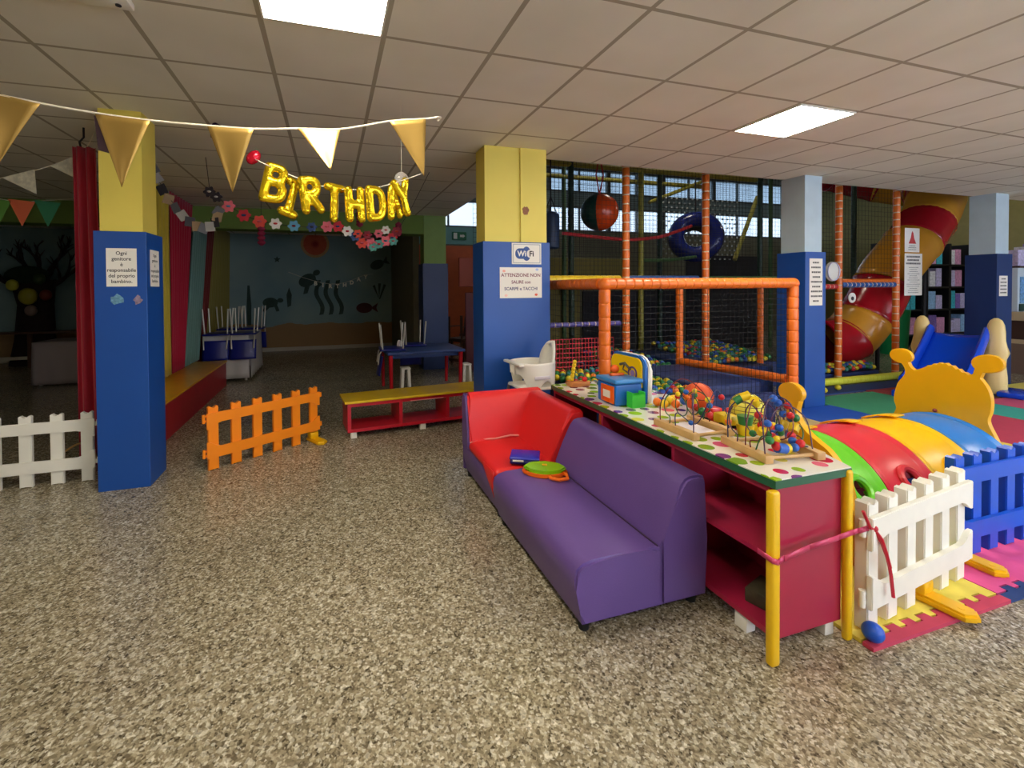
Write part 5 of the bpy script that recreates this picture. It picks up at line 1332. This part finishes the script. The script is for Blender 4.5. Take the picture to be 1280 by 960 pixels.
for r, m, dz in ((.33, mat('rosette_tan', (190, 150, 100), .8), 0), (.27, mat('rosette_coral', (196, 96, 66), .8), .006), (.10, mat('rosette_red', (150, 34, 34), .8), .012)):
    b = MB(); n = 64
    c = [b._v((-.33, 11.575 - dz - .01, 2.585))]
    rim = [b._v((-.33 + r * math.cos(2 * PI * k / n), 11.585 - dz - (.014 if k % 2 else 0), 2.585 + r * math.sin(2 * PI * k / n))) for k in range(n)]
    for k in range(n): b.bm.faces.new((c[0], rim[k], rim[(k + 1) % n]))
    o = obj('fan', b, m, t, w=True, smooth=False); o.modifiers.new('thick', 'SOLIDIFY').thickness = .003
t = thing('birthday_letter_string', 'small string of white letters spelling BIRTHDAY on the sea mural', 'garland', (.25, 11.59, 1.65))
LT = mat('white_letter_card', (250, 246, 226), .6)
pts = []
for k, ch in enumerate('BIRTHDAY'):
    u = k / 7; x = -.33 + 1.2 * u; z = 1.62 - .10 * math.sin(PI * min(1, u * 1.1)) + .16 * u * u
    pts.append((x, 11.592, z + .06))
    obj('letter', MB().text(ch, .13, MT((x, 11.588, z), FRONT), .002, bold=.006), LT, t, w=True, smooth=False)
obj('string', MB().tube([(-.95, 11.592, 1.9), (-.6, 11.592, 1.76)] + pts + [(1.05, 11.592, 1.86)], .004, 5), STRING, t, w=True)

# ================================================================ STAGE AND STRIPED FABRIC
t = thing('stage_step', 'long red step with yellow top running along the striped fabric', 'stage', (-1.75, 5.9, 0))
obj('top', MB().rect(-2.02, -1.53, 4.54, 7.72, .36, .385, .006), mat('stage_yellow', (226, 166, 16), .3, noise=.1), t, w=True, smooth=False, label='yellow gloss stage top')
obj('front_board', MB().rect(-1.57, -1.545, 4.56, 7.70, 0.0, .3595), mat('stage_red', (170, 22, 40), .4, noise=.1), t, w=True, smooth=False)
for y in (4.56, 7.68): obj('end_board', MB().rect(-2.0, -1.5705, y, y + .02, 0, .3595), mat('stage_red'), t, w=True, smooth=False)
def fabric(name, label, ya0, ya1, yb0, yb1, zb, zt, col, x=-1.99, amp=.018, fold=.12, top=None):
    b = MB()
    n = max(24, int((max(ya1 - ya0, yb1 - yb0)) / .012))
    def f(u, v):
        y = (yb0 + (yb1 - yb0) * u) * (1 - v) + (ya0 + (ya1 - ya0) * u) * v
        return Vector((x + amp * math.sin(u * (ya1 - ya0) / fold * 2 * PI) * (1 - .3 * v) + .02 * (1 - v), y, zb + (zt - zb) * v))
    b.grid(f, n, 10)
    o = obj(name, b, mat('fabric_%d_%d_%d' % col, col, .85, sheen=.2)); o.modifiers.new('thick', 'SOLIDIFY').thickness = .003
    return tag(o, label, 'curtain')
fabric('curtain', 'yellow fabric drape at the near end of the striped stage backdrop', 5.55, 6.74, 5.5, 6.66, .39, CEIL - .03, (214, 190, 60))
fabric('curtain', 'crimson fabric drape between the yellow and teal drapes', 6.76, 7.80, 6.68, 7.16, .39, CEIL - .03, (180, 14, 50))
fabric('curtain', 'teal fabric drape beyond the crimson drape', 7.82, 8.6, 7.18, 7.9, .39, 2.44, (110, 150, 140))
fabric('curtain', 'dark red fabric drape under the green beam', 8.62, 9.5, 7.92, 8.4, .02, 2.75, (120, 30, 26), -2.07)
fabric('curtain', 'olive yellow fabric drape nearest the sea mural', 9.52, 11.2, 8.6, 10.8, .02, 2.75, (150, 138, 60), -2.13)
# narrow red curtain at the column
b = MB()
def f(u, v):
    w_ = .075 + .03 * (1 - v) + .03 * max(0, v - .85)
    x = -1.90 + .03 * (1 - v) + w_ * (2 * u - 1); return Vector((x, 4.42 + .03 * math.sin(u * 5 * PI) * (1 - .3 * v), .03 + (2.64 - .03) * v))
b.grid(f, 40, 14)
o = obj('curtain', b, mat('red_curtain_cloth', (176, 26, 50), .7, sheen=.2)); o.modifiers.new('thick', 'SOLIDIFY').thickness = .004
tag(o, 'narrow gathered red curtain beside the yellow and blue column', 'curtain')
obj('curtain_hook', MB().tube([(-1.92, 4.42, 2.63), (-1.93, 4.42, 2.68), (-1.90, 4.42, 2.72), (-1.90, 4.42, CEIL - .002)], .008, 6), INK, o, w=True)

# ================================================================ TABLES AND CHAIRS
BLS = plastic('chair_blue', (16, 26, 116), .4); STL = mat('pale_steel_tube', (196, 192, 178), .4, metal=.4)
BLT = plastic('table_blue', (42, 66, 128), .4)
def child_chair(label, loc, rz, flip=False, g=None, k=1.0):
    t = thing('chair', label, 'chair', loc, rz, g)
    t.matrix_basis = t.matrix_basis @ Matrix.Scale(k, 4)
    sz = .36
    parts = []
    def S(b): return b.xform(Matrix.Translation((0, 0, sz + .015)) @ Matrix.Rotation(PI, 4, 'X')) if flip else b
    obj('seat', S(MB().box((0, 0, sz), (.36, .34, .025), None, .012, 3)), BLS, t)
    b = MB(); b.grid(lambda u, v: Vector((.175 + .05 * u, (v - .5) * .34, sz + .08 + .27 * u)) - Vector((.03 * (2 * v - 1) ** 2, 0, 0)), 8, 10)
    o = obj('backrest', S(b), BLS, t); o.modifiers.new('thick', 'SOLIDIFY').thickness = .014
    for sx_ in (-1, 1):
        for sy_ in (-1, 1):
            obj('leg', S(MB().cyl((sx_ * .17, sy_ * .16, 0), (sx_ * .14, sy_ * .14, sz - .012), .011, seg=8)), STL, t)
    for sy_ in (-1, 1):
        obj('back_post', S(MB().tube([(.14, sy_ * .14, sz - .012), (.185, sy_ * .15, sz + .05), (.205, sy_ * .14, sz + .2)], .010, 8)), STL, t)
    return t
def kids_table(label, x, y, L_, W_, h, rz, top, legm):
    t = thing('table', label, 'table', (x, y, 0), rz)
    obj('table_top', MB().box((0, 0, h - .02), (L_, W_, .04), None, .012, 3), top, t)
    obj('apron', MB().box((0, 0, h - .07), (L_ - .16, W_ - .16, .058), None, .004), top, t)
    for sx_ in (-1, 1):
        for sy_ in (-1, 1):
            obj('leg', MB().cyl((sx_ * (L_ / 2 - .06), sy_ * (W_ / 2 - .06), 0), (sx_ * (L_ / 2 - .05), sy_ * (W_ / 2 - .05), h - .041), .024, .03), legm, t)
    return t
kids_table('low blue table with red legs behind the yellow bench', 1.28, 6.55, 1.12, .8, .60, .05, BLT, RED)
child_chair('blue chair turned upside down on the end of the red legged table, backrest hanging over', (.84, 6.42, .602), PI - .05, True)
child_chair('second upturned blue chair in the middle of the red legged table', (1.22, 6.84, .602), PI / 2 + .05, True)
t = thing('stool', 'small white tapered stool under the red legged table', 'stool', (1.0, 6.25, 0))
obj('seat', MB().box((0, 0, .36), (.13, .16, .025), None, .008), WHITE, t)
for sx_ in (-1, 1): obj('side', MB().prism([(-.075, 0), (-.04, 0), (-.02, .347), (-.06, .347)] if sx_ < 0 else [(.04, 0), (.075, 0), (.06, .347), (.02, .347)], .14, MT((0, .07, 0), FRONT)), WHITE, t)
o = dup(t, (1.90, 6.3, 0), .1, 'small white tapered stool at the outer end of the red legged table')
tag(obj('paper_napkin', MB().tube([(1.0, 6.74, .606), (1.0, 6.74, .66), (.98, 6.74, .70)], [.05, .045, .01], 8, scale=(1, .7)), mat('crumpled_paper', (220, 205, 205), .9, bump=.6, bscale=30)), 'crumpled pale paper on the red legged table', 'paper')
# stack of wooden chairs beyond
def wood_chair(label, loc, rz, flip=False):
    t = thing('chair', label, 'chair', loc, rz, None)
    def S(b): return b.xform(Matrix.Translation((0, 0, .46)) @ Matrix.Rotation(PI, 4, 'X')) if flip else b
    obj('seat', S(MB().box((0, 0, .44), (.40, .40, .035), None, .01)), DWOOD, t)
    for sy_ in (-1, 1):
        obj('leg', S(MB().box((-.17, sy_ * .17, .211), (.04, .04, .42))), DWOOD, t)
        obj('back_post', S(MB().tube([(.17, sy_ * .17, 0), (.17, sy_ * .17, .46), (.22, sy_ * .17, .90)], .022, 6)), DWOOD, t)
    for z in (.6, .72, .84): obj('back_slat', S(MB().box((.195 + .02 * (z - .6) / .24, 0, z), (.02, .34, .06), None, .006)), DWOOD, t)
    for sy_ in (-1, 1): obj('stretcher', S(MB().cyl((-.15, sy_ * .17, .2), (.15, sy_ * .17, .2), .012, seg=8)), DWOOD, t)
    return t
wood_chair('brown wooden chair in the shadow beyond the green column', (2.55, 8.55, 0), .5)
wood_chair('brown wooden chair upside down on top of another wooden chair', (2.55 - .07 * math.cos(.5), 8.55 - .07 * math.sin(.5), .462), .5 + PI, True)
wood_chair('brown wooden chair standing further back against the orange wall', (3.0, 9.5, 0), .2)
# party table with hanging cloths by the striped fabric
t = kids_table('long party table under a pale cloth at the stage end', -1.60, 8.65, .66, 1.27, .74, 0, mat('table_grey', (120, 116, 110), .6), STL)
def cloth(name, label, x0, x1, y0, y1, z, drop, m, corner=.0, flare=.03):
    b = MB(); n = 24
    per = []
    b.rect(x0, x1, y0, y1, z, z + .004)
    def side(p, q, nrm):
        p, q, nrm = Vector(p), Vector(q), Vector(nrm)
        L_ = (q - p).length
        def f(u, v):
            d = drop * (1 - corner * max(0, abs(2 * u - 1) - .6) * 2.0)
            return p.lerp(q, u) + nrm * (.004 + flare * v * (1 + .6 * math.sin(u * L_ * 26))) + Vector((0, 0, .002 - d * v))
        b.grid(f, n, 8)
    side((x0, y0, z), (x1, y0, z), (0, -1, 0)); side((x1, y0, z), (x1, y1, z), (1, 0, 0)); side((x0, y1, z), (x1, y1, z), (0, 1, 0)); side((x0, y0, z), (x0, y1, z), (-1, 0, 0))
    o = obj(name, b, m); o.modifiers.new('thick', 'SOLIDIFY').thickness = .003
    return tag(o, label, 'tablecloth')
cloth('tablecloth', 'pale grey tablecloth hanging to the floor at the stage end', -1.935, -1.265, 8.01, 9.29, .7405, .70, mat('pale_tablecloth', (196, 190, 184), .85), flare=.016)
for i, (x, y, r) in enumerate(((-1.735, 8.125, -PI / 2), (-1.343, 8.125, -PI / 2), (-1.762, 9.175, PI / 2), (-1.37, 9.175, PI / 2))):
    child_chair(('dark blue chair upside down on the party table, its backrest hanging beside the striped fabric', 'dark blue upturned chair on the party table corner, backrest hanging over the pale cloth', 'upturned blue chair on the far end of the party table by the olive drape', 'upturned blue chair on the far party table corner facing the sea mural')[i], (x, y, .746), r, True, k=1.14)
# side room behind the white fence: table with long cloth and the tree
t = kids_table('long table under a pale cloth in the dim side room', -3.75, 8.9, 1.25, .7, .68, 0, mat('table_grey'), STL)
cloth('tablecloth', 'long pale cloth over the table in the dim side room', -4.385, -3.115, 8.54, 9.26, .6805, .655, mat('mauve_grey_tablecloth', (150, 138, 140), .85), flare=.02)
child_chair('dark chair turned upside down on the pale side room table', (-3.3, 9.17, .686), PI / 2, True)
# ledge
t = thing('ledge', 'dark brown wooden ledge in front of the tree trunk', 'shelf', (-5.6, 10.75, 0))
obj('board', MB().rect(-6.5, -4.6, 10.6, 10.9, .66, .70, .006), DWOOD, t, w=True)
for x in (-6.4, -5.55, -4.7): obj('leg', MB().rect(x - .03, x + .03, 10.72, 10.78, 0, .66), DWOOD, t, w=True, smooth=False)
obj('kick_rail', MB().rect(-6.4, -4.7, 10.73, 10.77, .16, .22), mat('pale_baseboard'), t, w=True, smooth=False)
t = thing('artificial_tree', 'dark artificial tree with bare branches in the dim side room', 'tree', (-5.65, 11.2, 0))
BK = mat('dark_bark', (44, 30, 26), .9, noise=.3, bump=.6, bscale=18)
obj('trunk', MB().tube([(-5.70, 11.22, 0), (-5.70, 11.22, .5), (-5.68, 11.22, 1.2), (-5.70, 11.2, 1.7)], [.42, .33, .29, .36], 14, scale=(1, .7)), BK, t, w=True)
def branch(p, d, L_, r, depth, b, rng):
    p = Vector(p); d = Vector(d).normalized(); pts = [p]; q = p
    for k in range(4):
        d = (d + Vector((rng.uniform(-.25, .25), rng.uniform(-.12, .12), rng.uniform(-.1, .25)))).normalized(); q = q + d * L_ / 4
        q.y = min(max(q.y, 11.0), 11.5); q.z = min(q.z, 2.62); pts.append(q.copy())
    b.tube(pts, [r, r * .85, r * .7, r * .5, r * .35], 6)
    if depth > 0:
        for k in (2, 3, 4, 4):
            dd = (d + Vector((rng.uniform(-1.0, 1.0), rng.uniform(-.2, .2), rng.uniform(-.2, .8)))).normalized()
            branch(pts[k], dd, L_ * .62, r * .5, depth - 1, b, rng)
rg = random.Random(11)
for p, d, L_, r in (((-5.5, 11.2, 1.55), (1, 0, .25), .55, .07), ((-5.5, 11.2, 1.75), (.55, 0, .9), .5, .07), ((-5.9, 11.2, 1.6), (-1, 0, .3), .55, .08), ((-5.75, 11.2, 1.75), (-.3, 0, 1), .4, .07), ((-5.6, 11.2, 1.75), (.15, 0, 1), .4, .06)):
    b = MB(); branch(p, d, L_, r, 2, b, rg); obj('branch', b, BK, t, w=True)
obj('foliage', MB().sphere((-5.72, 11.05, 1.78), .34, 14, 10, (1.1, .4, .6)), mat('dark_green_felt', (26, 48, 26), .9, noise=.3), t, w=True, label='dark green felt crown patch')
for x, z, r, c, lab in ((-5.62, 1.38, .15, (170, 160, 40), 'yellow balloon tied to the dark tree trunk, largest of its bunch'), (-5.86, 1.60, .10, (190, 190, 60), 'pale yellow balloon above the larger yellow one on the tree'), (-5.34, 1.40, .10, (120, 44, 26), 'dark red balloon tied to the tree beside the yellow one'), (-5.58, 1.10, .10, (130, 110, 100), 'dull pink balloon lowest in the bunch on the tree'), (-5.44, 1.72, .1, (60, 84, 40), 'olive green balloon topmost on the tree crown')):
    o = tag(obj('balloon', MB().sphere((x, 10.86, z), r, 14, 10, (1, .8, 1.1)), plastic('balloon_%d' % c[0], c, .4)), lab, 'balloon')
# folded cardboard scraps near the white fence
tag(obj('floor_scrap', MB().tube(catmull([(-2.02, 4.30, .20), (-1.9, 4.29, .26), (-1.82, 4.3, .17), (-1.78, 4.3, .02)]), .008, 6), mat('tan_wire', (170, 130, 70), .6)), 'tan wire scrap hanging behind the white fence', 'wire')
